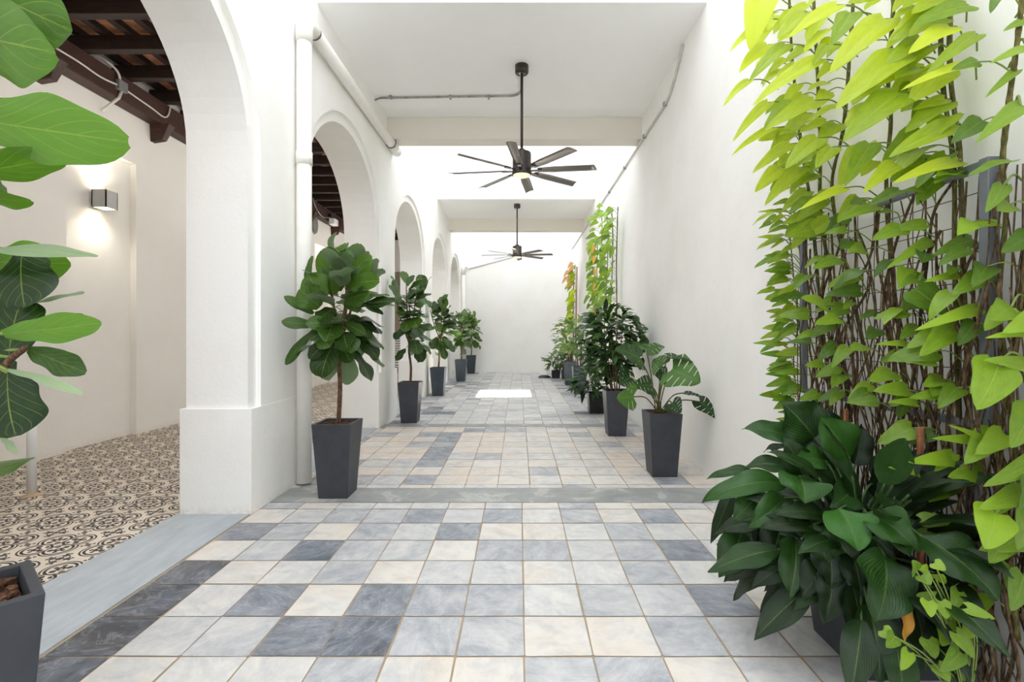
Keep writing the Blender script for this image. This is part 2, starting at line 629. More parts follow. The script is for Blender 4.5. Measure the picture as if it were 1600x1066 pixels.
w = MB()
w.box((-5.7, YFAR, 0), (2.4, YFAR + .3, ZTOP))
tag(w.build('wall_far', M['wall']), 'white end wall closing the passage behind the far pots', 'wall', kind='structure')
w = MB()
w.box((-2.6, ys - .3, 2.6), (2.4, ys, 5.5))  # unseen wall, its opening below shaped for light coming in low
tag(w.build('wall_back', M['wall']), 'unseen white wall behind the viewer, its low gap added to admit light', 'wall', kind='structure')

# slabs and beams over the passage
w = MB()
w.box((XL, 5.03, ZC), (2.06, 8.0, 5.05))
tag(w.build('ceiling_near', M['ceil']), 'white painted slab holding the nearer fan', 'ceiling', kind='structure')
w = MB()
w.box((XL, 7.69, 4.456), (2.06, 8.0, ZC))
tag(w.build('beam', M['beam'], bevel=.008), 'cream beam under the slab of the nearer fan', 'beam', kind='structure')
w = MB()
w.box((XL, 12.39, ZC), (2.06, 14.85, 5.05))
w.box((XL, 12.39, 5.05), (2.06, 12.6, ZTOP))
tag(w.build('ceiling_far', M['ceil']), 'white slab with upstand wall above the farther fan', 'ceiling', kind='structure')
w = MB()
w.box((XL, 14.53, 4.456), (2.06, 14.85, ZC))
tag(w.build('beam', M['beam'], bevel=.008), 'cream beam beyond the farther fan', 'beam', kind='structure')

# marble floor: every slab a face of one floor mesh
w = MB()
seeds, warms = [], []
GAP = .0042
ftr = random.Random(21)


def tile(x0, x1, y0, y1, tone, warm, z=.0):
    j = lambda: ftr.uniform(-.003, .003)
    g = GAP
    c = .006
    vs = [(x0 + g + c, y0 + g + j(), z), (x1 - g - c, y0 + g + j(), z), (x1 - g + j(), y0 + g + c, z), (x1 - g + j(), y1 - g - c, z),
          (x1 - g - c, y1 - g + j(), z), (x0 + g + c, y1 - g + j(), z), (x0 + g + j(), y1 - g - c, z), (x0 + g + j(), y0 + g + c, z)]
    w.add(vs, [tuple(range(8))], 0, False, tone=tone)
    s = ftr.random()
    seeds.extend([s] * 8)
    warms.extend([warm] * 8)


X0G, X1G = XL - .01, 1.86
# tones read row by row, nearest row first; keys are columns, column 0 begins just right of the middle joint
ROWS = [
    (1.82, 2.12, {-7: .85, -6: .1, -5: .12, -4: .12, -3: .32, -2: .1, -1: .06, 0: .25, 1: .3, 2: .1, 3: .15}),
    (2.12, 2.42, {-7: .92, -6: .22, -5: .25, -4: .66, -3: .74, -2: .34, -1: .3, 0: .06, 1: .04, 2: .3, 3: .25, 4: .15, 5: .2}),
    (2.42, 2.73, {-7: .9, -6: .15, -5: .6, -4: .06, -3: .58, -2: .45, -1: .38, 0: .14, 1: .3, 2: .22, 3: .55, 4: .1, 5: .12}),
    (2.73, 3.015, {-7: .84, -6: .1, -5: .15, -4: .34, -3: .08, -2: .22, -1: .2, 0: .1, 1: .12, 2: .35, 3: .14, 4: .2, 5: .1}),
    (3.015, 3.313, {-7: .08, -6: .25, -5: .66, -4: .3, -3: .25, -2: .04, -1: .4, 0: .38, 1: .2, 2: .3, 3: .6, 4: .12, 5: .1}),
    (3.313, 3.61, {-7: .6, -6: .35, -5: .06, -4: .35, -3: .2, -2: .58, -1: .06, 0: .08, 1: .12, 2: .3, 3: .15, 4: .1, 5: .2}),
    (3.61, 3.90, {-7: .1, -6: .2, -5: .36, -4: .32, -3: .5, -2: .18, -1: .45, 0: .12, 1: .34, 2: .1, 3: .48, 4: .1, 5: .1}),
    (3.90, 4.05, {-6: .1, -5: .14, -4: .2, -3: .14, -2: .08, -1: .2, 0: .08, 1: .3, 2: .02, 3: .1}),
]
PIT = .2985


def row(y0, y1, off, tones, warmth):
    k = math.floor((X0G - off) / PIT)
    while off + k * PIT < X1G:
        a, b = max(X0G, off + k * PIT), min(X1G, off + (k + 1) * PIT)
        if b - a > .02:
            t = tones(k)
            tile(a, b, y0, y1, t, warmth(k, t))
        k += 1


y = 1.82 - PIT * 14
while y < 1.80:
    row(y, y + PIT, .0236, lambda k: ftr.choice([.1, .15, .2, .3, .3, .5, .6]), lambda k, t: .1)
    y += PIT
for y0, y1, d in ROWS:
    row(y0, y1, .0236, lambda k: d.get(k, ftr.choice([.1, .2, .3])), lambda k, t: (.55 if t < .12 else .1))
# between the cement strips
y = 4.43
row(4.43, 4.53, .10, lambda k: ftr.choice([.1, .1, .15, .4]), lambda k, t: .5)
y = 4.53
while y < 7.3:
    y1 = min(y + PIT, 7.32)
    row(y, y1, .10, lambda k: (ftr.choice([.05, .1, .35, .45, .15, .55, .1, .08, .2]) if (k < -2 or k > 3) else ftr.choice([.04, .06, .1, .12, .1, .35])),
        lambda k, t: (.85 if t < .2 and (k < -1 or k > 2) else .45 if t < .2 else .1))
    y = y1
y = 7.56
while y < 17.58:
    y1 = min(y + PIT, 17.6)
    row(y, y1, .075, lambda k: (ftr.choice([.2, .4, .3, .55, .7, .3, .15, .2]) if (k < -3 or k > 2) else ftr.choice([.06, .12, .2, .3, .2])), lambda k, t: .12)
    y = y1
nt = len(w.v)
w.quad((XL - .02, ys, -.003), (1.86, ys, -.003), (1.86, YFAR, -.003), (XL - .02, YFAR, -.003), 1)
w.quad((XL - .02, 4.052, .001), (1.86, 4.052, .001), (1.86, 4.43, .001), (XL - .02, 4.43, .001), 2)
w.quad((XL - .02, 7.325, .001), (1.86, 7.325, .001), (1.86, 7.555, .001), (XL - .02, 7.555, .001), 2)
w.extra = {'seed': seeds + [0.] * (len(w.v) - nt), 'warm': warms + [0.] * (len(w.v) - nt)}
o = w.build('floor', [M['tiles'], M['grout'], M['cement']])
tag(o, 'grey and white marble slab floor of the passage', 'floor', kind='structure')

w = MB()
w.box((-2.645, ys, -.05), (XL - .01, YFAR, .004))
tag(w.build('trim_1', M['sill']), 'blue grey painted sill strip under the arches', 'sill', kind='structure')
w = MB()
w.quad((-5.45, ys, 0), (-2.64, ys, 0), (-2.64, YFAR, 0), (-5.45, YFAR, 0))
tag(w.build('floor_gallery', M['enc']), 'black and cream patterned tile floor of the side gallery', 'floor', kind='structure')

# gallery back wall with shallow niches
w = MB()
XG, XN, ZN = -5.30, -5.385, 3.74
nic = [(2.23, 3.28), (5.73, 6.78), (9.2, 10.25), (12.7, 13.75)]
y0 = ys
for a, b in nic:
    w.quad((XG, y0, 0), (XG, a, 0), (XG, a, 5.2), (XG, y0, 5.2))
    w.quad((XG, a, ZN), (XG, b, ZN), (XG, b, 5.2), (XG, a, 5.2))
    w.quad((XN, a, 0), (XN, b, 0), (XN, b, ZN), (XN, a, ZN))
    w.quad((XG, a, 0), (XN, a, 0), (XN, a, ZN), (XG, a, ZN))
    w.quad((XN, b, 0), (XG, b, 0), (XG, b, ZN), (XN, b, ZN))
    w.quad((XN, a, ZN), (XN, b, ZN), (XG, b, ZN), (XG, a, ZN))
    y0 = b
w.quad((XG, y0, 0), (XG, YFAR, 0), (XG, YFAR, 5.2), (XG, y0, 5.2))
w.box((-5.7, ys, 0), (-5.5, YFAR, 5.2))
tag(w.build('wall_gallery', M['wall_gal']), 'white back wall of the gallery with shallow lamp niches', 'wall', kind='structure')
w = MB()
w.box((-5.6, ys - .2, 0), (XB, ys, 5.2))  # unseen, added so outside light does not reach the arch reveals
tag(w.build('wall_front', M['wall_gal']), 'unseen white near end wall of the side gallery, added to dim the arch reveals', 'wall', kind='structure')

# gallery roof: brick deck on battens, cross joists, wall beam
w = MB()
w.box((-5.5, ys, 4.96), (XB, YFAR, 5.15))
deck = w.build('ceiling_gallery', M['deck'])
tag(deck, 'clay brick roof deck above the gallery joists', 'ceiling', kind='structure')
w = MB()
x = -5.2
while x < XB:
    w.box((x, ys, 4.89), (x + .085, YFAR, 4.965))
    x += .30
w.build('battens', M['darkwood'], deck)
k = -1
while True:
    yj = 5.076 + .645 * k
    if yj > 17.4:
        break
    w = MB()
    w.box((-5.5, yj, 4.72), (XB + .02, yj + .11, 4.892))
    tag(w.build('wooden_beam', M['darkwood'], bevel=.006), 'dark stained cross joist under the brick roof of the gallery', 'beam', 'gallery roof joists', 'structure')
    k += 1
w = MB()
w.box((XG - .02, ys, 4.40), (-5.11, YFAR, 4.72))
tag(w.build('wall_beam', M['redwood'], bevel=.008), 'red brown beam running along the gallery back wall', 'beam', kind='structure')
for i, yb in enumerate([5.33, 7.02, 8.71, 10.4, 12.09, 13.78]):
    w = MB()
    w.add([(XG - .02, yb, 4.41), (-5.02, yb, 4.41), (-5.02, yb + .13, 4.41), (XG - .02, yb + .13, 4.41),
           (XG - .02, yb + .02, 4.16), (-5.13, yb + .02, 4.19), (-5.13, yb + .11, 4.19), (XG - .02, yb + .11, 4.16)],
          [(0, 1, 2, 3), (4, 7, 6, 5), (0, 4, 5, 1), (1, 5, 6, 2), (2, 6, 7, 3), (3, 7, 4, 0)])
    c = w.build('wooden_corbel', M['redwood'], bevel=.006)
    tag(c, 'small tapered wooden corbel under the gallery wall beam', 'corbel', 'corbels under the wall beam', 'structure')

# door with louvres at the gallery end
w = MB()
w.box((-4.75, 17.5, 0), (-3.65, YFAR + .02, 3.6))
dr = w.build('door_1', M['door'])
tag(dr, 'taupe door with white louvres at the end of the gallery', 'door', kind='structure')
w = MB()
for i in range(13):
    z = .2 + i * .085
    w.box((-4.7, 17.43, z), (-3.7, 17.5, z + .05))
for xx in (-4.74, -3.7):
    w.box((xx, 17.42, .15), (xx + .05, 17.5, 1.36))
w.build('louvres', M['white'], dr)

# ------------------------------------------------------------------ ceiling fans
def make_fan(loc, rot, label):
    """loc = where the canopy meets the ceiling"""
    root = empty('ceiling_fan', loc, label, 'ceiling fan', 'eight bladed ceiling fans')
    x, y, z = loc
    b = MB()
    b.lathe([(.085, 0), (.085, -.085), (.078, -.10), (.03, -.105)], loc)
    b.build('canopy', M['bronze'], root)
    zb = z - 1.33
    b = MB()
    b.tube([(x, y, z - .10), (x, y, zb + .25)], .0175, 12)
    b.build('downrod', M['bronze'], root)
    b = MB()
    b.lathe([(.03, .275), (.055, .25), (.06, .235), (.112, .225), (.118, .21), (.118, -.01), (.125, -.02), (.125, -.052), (.118, -.062), (.106, -.062)], (x, y, zb))
    b.build('motor_housing', M['bronze'], root)
    b = MB()
    b.lathe([(.108, -.058), (.106, -.066), (.07, -.082), (.01, -.086)], (x, y, zb))
    b.build('light_lens', M['lens'], root)
    for k in range(8):
        a = rot + k * PI / 4
        mt = Matrix.Translation((x, y, zb)) @ Matrix.Rotation(a, 4, 'Z')
        b = MB()
        pit = Matrix.Rotation(math.radians(-13), 4, 'X')
        vs, fs = [], []
        n = 10
        for i in range(n + 1):
            r = .20 + (.927 - .20) * i / n
            hw = .048 + .014 * min(1, i / 3)
            for s, tz in ((-1, .0), (-.5, .006), (0, .008), (.5, .006), (1, .0)):
                vs.append(mt @ (pit @ V((0, s * hw, tz)) + V((r + (.02 * s if i == n else 0), 0, 0))))
        m_ = len(vs)
        vs += [p - V((0, 0, .006)) for p in vs]
        for i in range(n):
            for j in range(4):
                q = (i * 5 + j, i * 5 + j + 1, (i + 1) * 5 + j + 1, (i + 1) * 5 + j)
                fs.append(q[::-1])
                fs.append(tuple(m_ + e for e in q))
        for i in range(n):
            for j in (0, 4):
                fs.append((i * 5 + j, (i + 1) * 5 + j, m_ + (i + 1) * 5 + j, m_ + i * 5 + j))
        for i in (0, n):
            for j in range(4):
                fs.append((i * 5 + j, i * 5 + j + 1, m_ + i * 5 + j + 1, m_ + i * 5 + j))
        b.add(vs, fs, 0, True)
        bl = b.build('blade', M['blade'], root)
        b = MB()
        b.box((.10, -.022, -.016), (.26, .022, -.004), 0, mt)
        b.build('bracket', M['bronze'], bl)
    return root


make_fan((.035, 6.22, ZC), math.radians(-7.5), 'nearer dark bronze ceiling fan with eight blades and a lit lamp')
make_fan((-.05, 12.9, ZC), math.radians(-5), 'farther dark bronze ceiling fan hanging before the end wall')

# ------------------------------------------------------------------ pipes and conduits
def collar(b, p, d, r, l):
    p, d = V(p), V(d).normalized()
    b.tube([p - d * l / 2, p + d * l / 2], r, 24)


px_, py_ = -1.993, 4.54
root = empty('drain_pipe', (px_, py_, 0), 'white drain pipe on the pier beside the nearest potted fig, bent along the wall', 'pipe')
b = MB()
b.tube([(px_, py_, .02), (px_, py_, 4.2)], .067, 24)
b.build('vertical_pipe', M['pvc'], root)
b = MB()
collar(b, (px_, py_, 3.02), (0, 0, 1), .073, .12)
b.build('coupling', M['pvc'], root)
b = MB()
el = [(px_, py_, 4.1), (px_, py_, 4.2)] + [(px_, py_ + .12 - .12 * math.cos(a), 4.2 + .12 * math.sin(a)) for a in [PI / 2 * i / 8 for i in range(1, 9)]] + [(px_, py_ + .2, 4.32)]
b.tube(el, .075, 24)
b.build('elbow', M['pvc'], root)
b = MB()
b.tube([(px_, py_ + .14, 4.32), (px_, 7.95, 4.36)], .066, 24)
b.build('horizontal_pipe', M['pvc'], root)
b = MB()
collar(b, (px_, py_ + .215, 4.32), (0, 1, 0), .07, .03)
b.build('joint_ring', M['tape'], root)
b = MB()
b.tube([(px_, 7.66, 4.357), (px_, 8.0, 4.36)], .075, 24)
b.build('end_cap', M['pvc'], root)
b = MB()
b.tube([(px_ - .07, 7.62, 4.36)] + [(px_ + .077 * math.cos(a), 7.62, 4.36 + .077 * math.sin(a)) for a in [PI + PI * i / 8 for i in range(9)]] + [(px_ + .07, 7.62, 4.42)], .007, 6)
b.build('strap', M['tape'], root)

root = empty('drain_pipe', (-1.99, 17.45, 0), 'white drain pipe in the far corner by the farthest potted fig', 'pipe')
b = MB()
b.tube([(-1.99, 17.45, .02), (-1.99, 17.45, 3.85)], .067, 16)
b.build('vertical_pipe', M['pvc'], root)
b = MB()
b.tube([(-1.99, 17.45, 3.5), (-1.99, 17.45, 3.68), (-1.93, 17.45, 3.76), (-1.84, 17.45, 3.78)], .08, 16)
b.build('elbow', M['pvc'], root)
b = MB()
p0, p1 = at(732, 420.5, 17.585), at(812, 398.5, 17.585)
b.tube([p0, p1], .02, 10)
tag(b.build('electrical_conduit', M['wconduit']), 'sloping conduit on the end wall behind the farther fan', 'conduit')

b = MB()
pts = spline([(XL, 7.02, 4.745), (-1.98, 7.02, 4.775), (-1.8, 7.03, 4.782), (-.9, 7.0, 4.782), (-.25, 6.98, 4.782), (-.06, 6.96, 4.782), (.02, 6.86, 4.782), (.035, 6.7, 4.782), (.035, 6.31, 4.782)], 5)
b.tube(pts, .014, 8)
o = b.build('electrical_conduit', M['conduit'])
tag(o, 'thin grey conduit across the slab to the nearer fan', 'conduit')
for xx in (-1.85, -1.0, -.45):
    b = MB()
    b.box((xx, 7.0 - .025, 4.765), (xx + .03, 7.05, 4.80))
    b.build('clip', M['conduit'], o)
b = MB()
pts = spline([(xr(4.75) - .02, 5.72, 4.78), (xr(4.6) - .02, 5.86, 4.64), (xr(4.4) - .02, 6.12, 4.45), (xr(4.38) - .02, 6.35, 4.38), (xr(4.38) - .02, 6.6, 4.38), (xr(4.38) - .02, 9, 4.39), (xr(4.4) - .02, 13, 4.41), (xr(4.4) - .02, 17.55, 4.43)], 6)
b.tube(pts, .016, 8)
o = b.build('electrical_conduit', M['wconduit'])
tag(o, 'thin pale conduit running along the top of the plain wall', 'conduit')
for yy in (6.35, 7.4, 8.8, 10.3, 12.2):
    b = MB()
    b.box((xr(4.38) - .045, yy, 4.36), (xr(4.38), yy + .04, 4.41))
    b.build('clip', M['conduit'], o)

# gallery fittings
def sconce(y, label):
    xw = XN
    root = empty('wall_sconce', (xw, y, 3.1), label, 'wall lamp')
    b = MB()
    b.box((xw, y - .07, 3.03), (xw + .03, y + .05, 3.17))
    b.build('wall_plate', M['sconce'], root, bevel=.004)
    b = MB()
    x0, x1 = xw + .05, xw + .23
    y0, y1, z0, z1 = y - .09, y + .09, 2.98, 3.20
    tk = .012
    for lo, hi in (((x0, y0, z0), (x0 + tk, y1, z1)), ((x1 - tk, y0, z0), (x1, y1, z1)), ((x0, y0, z0), (x1, y0 + tk, z1)), ((x0, y1 - tk, z0), (x1, y1, z1))):
        b.box(lo, hi)
    b.box((xw + .02, y - .04, 3.05), (x0 + .005, y + .04, 3.13))
    b.build('housing', M['sconce'], root)
    b = MB()
    b.box((x0 + tk, y0 + tk, z1 - .012), (x1 - tk, y1 - tk, z1 - .006))
    b.build('lens', M['glow'], root)
    b = MB()
    b.box((x0 + tk, y0 + tk, z0 + .006), (x1 - tk, y1 - tk, z0 + .012))
    b.build('lens', M['glow'], root)
    for s, z in ((1, 3.215), (-1, 2.965)):
        ld = bpy.data.lights.new('sconce_beam', 'SPOT')
        ld.energy = 13
        ld.color = (1, .93, .78)
        ld.spot_size = math.radians(140)
        ld.spot_blend = 1
        ld.shadow_soft_size = .05
        lo = bpy.data.objects.new('sconce_beam', ld)
        lo.location = (.14, 0, z - 3.1)
        lo.rotation_euler = (0 if s < 0 else PI, 0, 0)
        lo.parent = root
        col.objects.link(lo)
    return root


sconce(6.2, 'square grey up and down lamp in the niche seen through the nearest arch')
sconce(13.2, 'square grey lamp in the far niche behind the nearest potted fig')

b = MB()
p0 = V((-5.09, 4.9, 4.56))
pts = spline([(-5.09, 5.0, 4.52), (-5.09, 5.6, 4.54), (-5.09, 5.95, 4.52), (-5.09, 6.2, 4.55)], 6)
b.tube(pts, .011, 6)
pts = spline([(-5.09, 6.34, 4.55), (-5.09, 6.8, 4.52), (-5.09, 7.0, 4.50), (-5.09, 7.1, 4.56), (-5.09, 7.15, 4.72)], 6)
b.tube(pts, .011, 6)
pts = spline([(-5.09, 6.25, 4.6), (-5.09, 6.2, 4.72), (-5.15, 6.05, 4.8), (-5.28, 5.95, 4.82)], 5)
b.tube(pts, .016, 6)
b.tube([(-5.09, 6.27, 4.5), (-5.1, 6.24, 4.4), (-5.28, 6.2, 4.22)], .018, 6)
tag(b.build('electric_cable', M['wconduit']), 'white cable clipped along the gallery wall beam', 'cable')
b = MB()
b.box((-5.115, 6.2, 4.5), (-5.06, 6.34, 4.63))
tag(b.build('junction_box', M['greybox'], bevel=.006), 'small grey junction box on the gallery wall beam', 'junction box')
# flood light and speaker seen through the second arch
root = empty('flood_light', (-5.1, 13.0, 4.45), 'white flood light on the gallery beam seen through the second arch', 'flood light')
b = MB()
b.box((-5.05, 13.0, 4.30), (-4.9, 13.28, 4.46))
b.build('lamp_head', M['white'], root, bevel=.01)
b = MB()
b.box((-5.12, 13.1, 4.4), (-5.03, 13.18, 4.6))
b.build('bracket', M['black'], root)
b = MB()
b.tube(spline([(-5.09, 12.1, 4.75), (-5.07, 12.2, 4.55), (-5.06, 12.6, 4.4), (-5.06, 13.1, 4.5)], 6), .014, 6)
b.build('lead', M['conduit'], root)
b = MB()
n = 20
c = at(491, 352, 12.7)
c = V((XG, 12.65, c.z))
b.add([(XG, c.y + .17 * math.cos(2 * PI * i / n), c.z + .25 * math.sin(2 * PI * i / n)) for i in range(n)] + [(XG + .05, c.y + .15 * math.cos(2 * PI * i / n), c.z + .22 * math.sin(2 * PI * i / n)) for i in range(n)],
      [(i, (i + 1) % n, n + (i + 1) % n, n + i) for i in range(n)] + [tuple(range(n, 2 * n))])
tag(b.build('wall_vent', M['greybox']), 'round grey wall vent beside the drain pipe, under the gallery beam', 'vent')

root = empty('bollard_post', (-4.2, 4.22, 0), 'thin white post standing on the patterned tiles behind the nearest fig leaves', 'post')
b = MB()
b.tube([(-4.2, 4.22, 0), (-4.2, 4.22, 1.05)], .033, 16)
b.build('tube', M['white'], root)
b = MB()
b.lathe([(.07, 0), (.07, .006), (.04, .014), (.035, .02)], (-4.2, 4.22, 0), 20)
b.build('base_flange', m_plain('rusty_flange', srgb(196, 168, 138), .8, .2), root)


# ------------------------------------------------------------------ leaves
def prof_fig(u):      # broad towards the tip, waisted near the base
    return (math.sin(PI * min(.992, .03 + .97 * u ** 1.28)) ** .52) * (1 - .15 * math.exp(-((u - .36) / .13) ** 2))


def prof_heart(u):
    return (max(0, (1 - u)) ** .66) * min(1.12, .52 + .66 * min(1, u / .2) ** .6)


def prof_lance(u):
    return math.sin(PI * u ** .8) ** .85


def prof_lily(u):
    return (math.sin(PI * min(1, (u * .97 + .03) ** .72)) ** .9)


def leaf(mb, base, d, nrm, L, W, prof, droop=.5, fold=.15, wave=.03, tone=.5, nl=10, nw=3, lobe=0., ph=0., freq=11., slits=False, mi=0, side=0., lump=0.):
    d = V(d).normalized()
    nrm = V(nrm)
    n = nrm - d * nrm.dot(d)
    if n.length < 1e-4:
        n = d.orthogonal()
    n.normalize()
    s = d.cross(n)
    c = V(base)
    vs, uv, fs = [], [], []
    cols = 2 * nw + 1
    for i in range(nl + 1):
        u = i / nl
        a = droop * u
        t = d * math.cos(a) - n * math.sin(a) + s * (side * u)
        nn = n * math.cos(a) + d * math.sin(a)
        if i:
            c = c + t * (L / nl)
        hw = W / 2 * max(prof(u), .015)
        for j in range(-nw, nw + 1):
            v = j / nw
            hw_ = hw * (1 + lump * math.sin(u * 15 + ph * 2 + (2 if v > 0 else 0)) * abs(v))
            off = abs(v) * hw * math.sin(fold) + wave * W * math.sin(u * freq + ph + (1.3 if v > 0 else 0)) * v * v
            off -= .10 * hw * v * v
            p = c + s * (v * hw_ * math.cos(fold)) + nn * off
            if lobe:
                p = p - t * (lobe * L * abs(v) ** 1.4 * (1 - u) ** 4)
            vs.append(p)
            uv.append((u, .5 + .5 * v))
    for i in range(nl):
        for j in range(cols - 1):
            if slits:
                oj = j if j >= nw else cols - 2 - j
                oj = oj - nw          # 0 at the rib, nw-1 at the margin
                if oj >= 2 and (i + (2 if j < nw else 0)) % 9 == 8 and 6 <= i < nl - 5:
                    continue
            q = (i * cols + j, i * cols + j + 1, (i + 1) * cols + j + 1, (i + 1) * cols + j)
            fs.append(q)
    mb.add(vs, fs, mi, True, uv, tone)
    return c


def stalk(mb, pts, r, n=5):
    mb.tube(pts, r, n, mi=1)


def leaf_px(mb, bp, tp, yb, yt, wpx, prof, nrm, tone, droop=.3, **kw):
    """leaf from a base point to a tip point given on the picture with their distances"""
    b, t = at(*bp, yb), at(*tp, yt)
    d = (t - b)
    L = d.length * (1 + droop * droop / 24)
    W = wpx * (yb + yt) / 2 / FPX
    n = V(nrm)
    dd = d.normalized()
    n = (n - dd * n.dot(dd)).normalized()
    d0 = dd * math.cos(droop / 2) + n * math.sin(droop / 2)
    leaf(mb, b, d0, n, L, W, prof, droop, tone=tone, **kw)
    return b


# ------------------------------------------------------------------ planters
def planter(root, x, y, H, wt, wb, rot=0., mat='planter', zs=None, rim=.024):
    R = Matrix.Translation((x, y, 0)) @ Matrix.Rotation(rot, 4, 'Z')
    b = MB()
    hs = []
    for hw, z in ((wb / 2, 0), (wt / 2, H), (wt / 2 - rim, H), (wt / 2 - rim - .012, H - .12)):
        hs.append([R @ V((sx * hw, sy * hw, z)) for sx, sy in ((-1, -1), (1, -1), (1, 1), (-1, 1))])
    vs = sum(hs, [])
    fs = [(3, 2, 1, 0)]
    for k in range(3):
        for i in range(4):
            j = (i + 1) % 4
            fs.append((k * 4 + i, k * 4 + j, k * 4 + 4 + j, k * 4 + 4 + i))
    fs.append((12, 13, 14, 15))
    b.add(vs, fs)
    b.build('planter', M[mat], root, bevel=.004)
    return R


def mulch(root, x, y, z, hw, rot=0., n=70, seed=1, mat='mulch'):
    r = random.Random(seed)
    R = Matrix.Translation((x, y, z)) @ Matrix.Rotation(rot, 4, 'Z')
    b = MB()
    g = 8
    vs = [R @ V((-hw + 2 * hw * i / g, -hw + 2 * hw * j / g, r.uniform(-.006, .008))) for i in range(g + 1) for j in range(g + 1)]
    b.add(vs, [(i * (g + 1) + j, (i + 1) * (g + 1) + j, (i + 1) * (g + 1) + j + 1, i * (g + 1) + j + 1) for i in range(g) for j in range(g)], 0, True)
    for _ in range(n):
        p = V((r.uniform(-hw, hw) * .9, r.uniform(-hw, hw) * .9, r.uniform(0, .018)))
        m = R @ Matrix.Translation(p) @ Matrix.Rotation(r.uniform(0, 6), 4, 'Z') @ Matrix.Rotation(r.uniform(-.6, .6), 4, 'X')
        l, wd = r.uniform(.012, .03), r.uniform(.006, .014)
        b.box((-l, -wd, -.003), (l, wd, .005), 0, m)
    b.build('bark_mulch' if mat == 'mulch' else 'soil', M[mat], root)


# ------------------------------------------------------------------ fiddle leaf figs
def fig_tree(x, y, ztop, zlow, spread, n, seed, label, mat='planter', rot=0., lean=(0, 0), leafL=(.21, .33), H=.635, leafmat='fig', forks=5, extra=None, tone=(.1, .9)):
    r = random.Random(seed)
    root = empty('potted_fiddle_leaf_fig', (x, y, 0), label, 'potted plant', 'potted fiddle leaf figs')
    planter(root, x, y, H, .33, .245, rot, mat)
    mulch(root, x, y, H - .035, .135, rot, seed=seed)
    tr = MB()
    zf = zlow + (ztop - zlow) * .12
    top = V((x + lean[0], y + lean[1], zf))
    tpts = spline([(x, y, H - .06), (x + lean[0] * .2 + .012, y, H + (zf - H) * .35), (x + lean[0] * .6 - .008, y + lean[1] * .5, H + (zf - H) * .7), top], 5)
    tr.tube(tpts, [.021 - .006 * i / len(tpts) for i in range(len(tpts))], 10)
    br = []
    for k in range(forks):
        a = 2.4 * k + seed
        q = spread * r.uniform(.2, .5)
        z1 = ztop - .16 - (ztop - zlow) * .22 * k / max(1, forks - 1) * r.uniform(.6, 1.2)
        pts = spline([top - V((0, 0, .05)), top + V((math.cos(a) * q * .6, math.sin(a) * q * .6, (z1 - zf) * .45)), V((x + lean[0] + math.cos(a) * q, y + lean[1] + math.sin(a) * q, z1))], 6)
        tr.tube(pts, [.013 - .006 * i / len(pts) for i in range(len(pts))], 8)
        br.append(pts)
    tr.build('trunk', M['trunk'], root)
    fo = MB()
    ga = 0
    for i in range(n):
        pts = br[i % forks]
        f = ((i // forks) + .5) / (n / forks)
        f = f ** .9
        k = f * (len(pts) - 1)
        p = pts[int(k)].lerp(pts[min(int(k) + 1, len(pts) - 1)], k % 1)
        low = i < n * .45
        if low and r.random() < .8:
            p = top + V((r.uniform(-.05, .05), r.uniform(-.05, .05), r.uniform(-.08, .40 * (ztop - zlow))))
            f = max(0, (p.z - zlow) / (ztop - zlow) - .1)
        ga += 2.399 + r.uniform(-.4, .4)
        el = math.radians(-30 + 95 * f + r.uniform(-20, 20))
        if f > .93:
            el = math.radians(r.uniform(62, 85))
        d = V((math.cos(ga) * math.cos(el), math.sin(ga) * math.cos(el), math.sin(el)))
        L = r.uniform(*leafL) * (1.05 - .15 * f)
        if p.x + d.x * (L + .2) < XL + .06:
            d.x = abs(d.x) * .3
            d.normalize()
        pl = r.uniform(.03, .07) + (spread * .18 * (1 - f))
        b = p + d * pl
        stalk(fo, [p, p + d * pl * .5 + V((0, 0, .008)), b], .004, 5)
        up = V((0, 0, 1)) * r.uniform(.6, 1) + V((math.cos(ga), math.sin(ga), 0)) * r.uniform(-.5, .35) + V((r.uniform(-.4, .4), r.uniform(-.6, .1), 0))
        if abs(el) > 1.0:
            up = V((-math.cos(ga), -math.sin(ga), .2))
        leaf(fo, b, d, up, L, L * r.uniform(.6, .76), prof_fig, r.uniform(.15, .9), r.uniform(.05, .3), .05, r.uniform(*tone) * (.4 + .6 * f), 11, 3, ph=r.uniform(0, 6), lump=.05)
    if extra:
        extra(fo)
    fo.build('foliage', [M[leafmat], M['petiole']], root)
    return root


def fig1_extra(fo):
    F = (0, -1, .25)
    for bp, tp, yb, yt, wp, tn in [((520, 460), (515, 385), 4.2, 4.15, 42, .75), ((528, 455), (538, 384), 4.25, 4.3, 36, .6), ((545, 455), (578, 398), 4.2, 4.1, 30, .7),
                                   ((545, 445), (592, 438), 4.15, 4.0, 30, .6), ((538, 470), (576, 458), 4.1, 4.0, 32, .5), ((505, 470), (482, 428), 4.1, 4.1, 40, .75),
                                   ((500, 480), (468, 452), 4.1, 4.0, 38, .6), ((490, 490), (444, 463), 4.2, 4.1, 14, .5), ((492, 508), (440, 503), 4.2, 4.1, 18, .45),
                                   ((520, 505), (478, 505), 4.05, 3.95, 22, .5), ((540, 505), (570, 522), 4.15, 4.05, 18, .3), ((500, 520), (515, 543), 4.0, 3.95, 28, .5),
                                   ((486, 520), (446, 570), 4.2, 4.15, 16, .35), ((500, 540), (505, 590), 4.15, 4.15, 34, .35), ((535, 540), (548, 566), 4.2, 4.1, 22, .3),
                                   ((488, 400), (478, 440), 4.35, 4.3, 10, .4)]:
        leaf_px(fo, bp, tp, yb, yt, wp * 1.15, prof_fig, F, tn, .35, fold=.12, wave=.05, ph=bp[0])


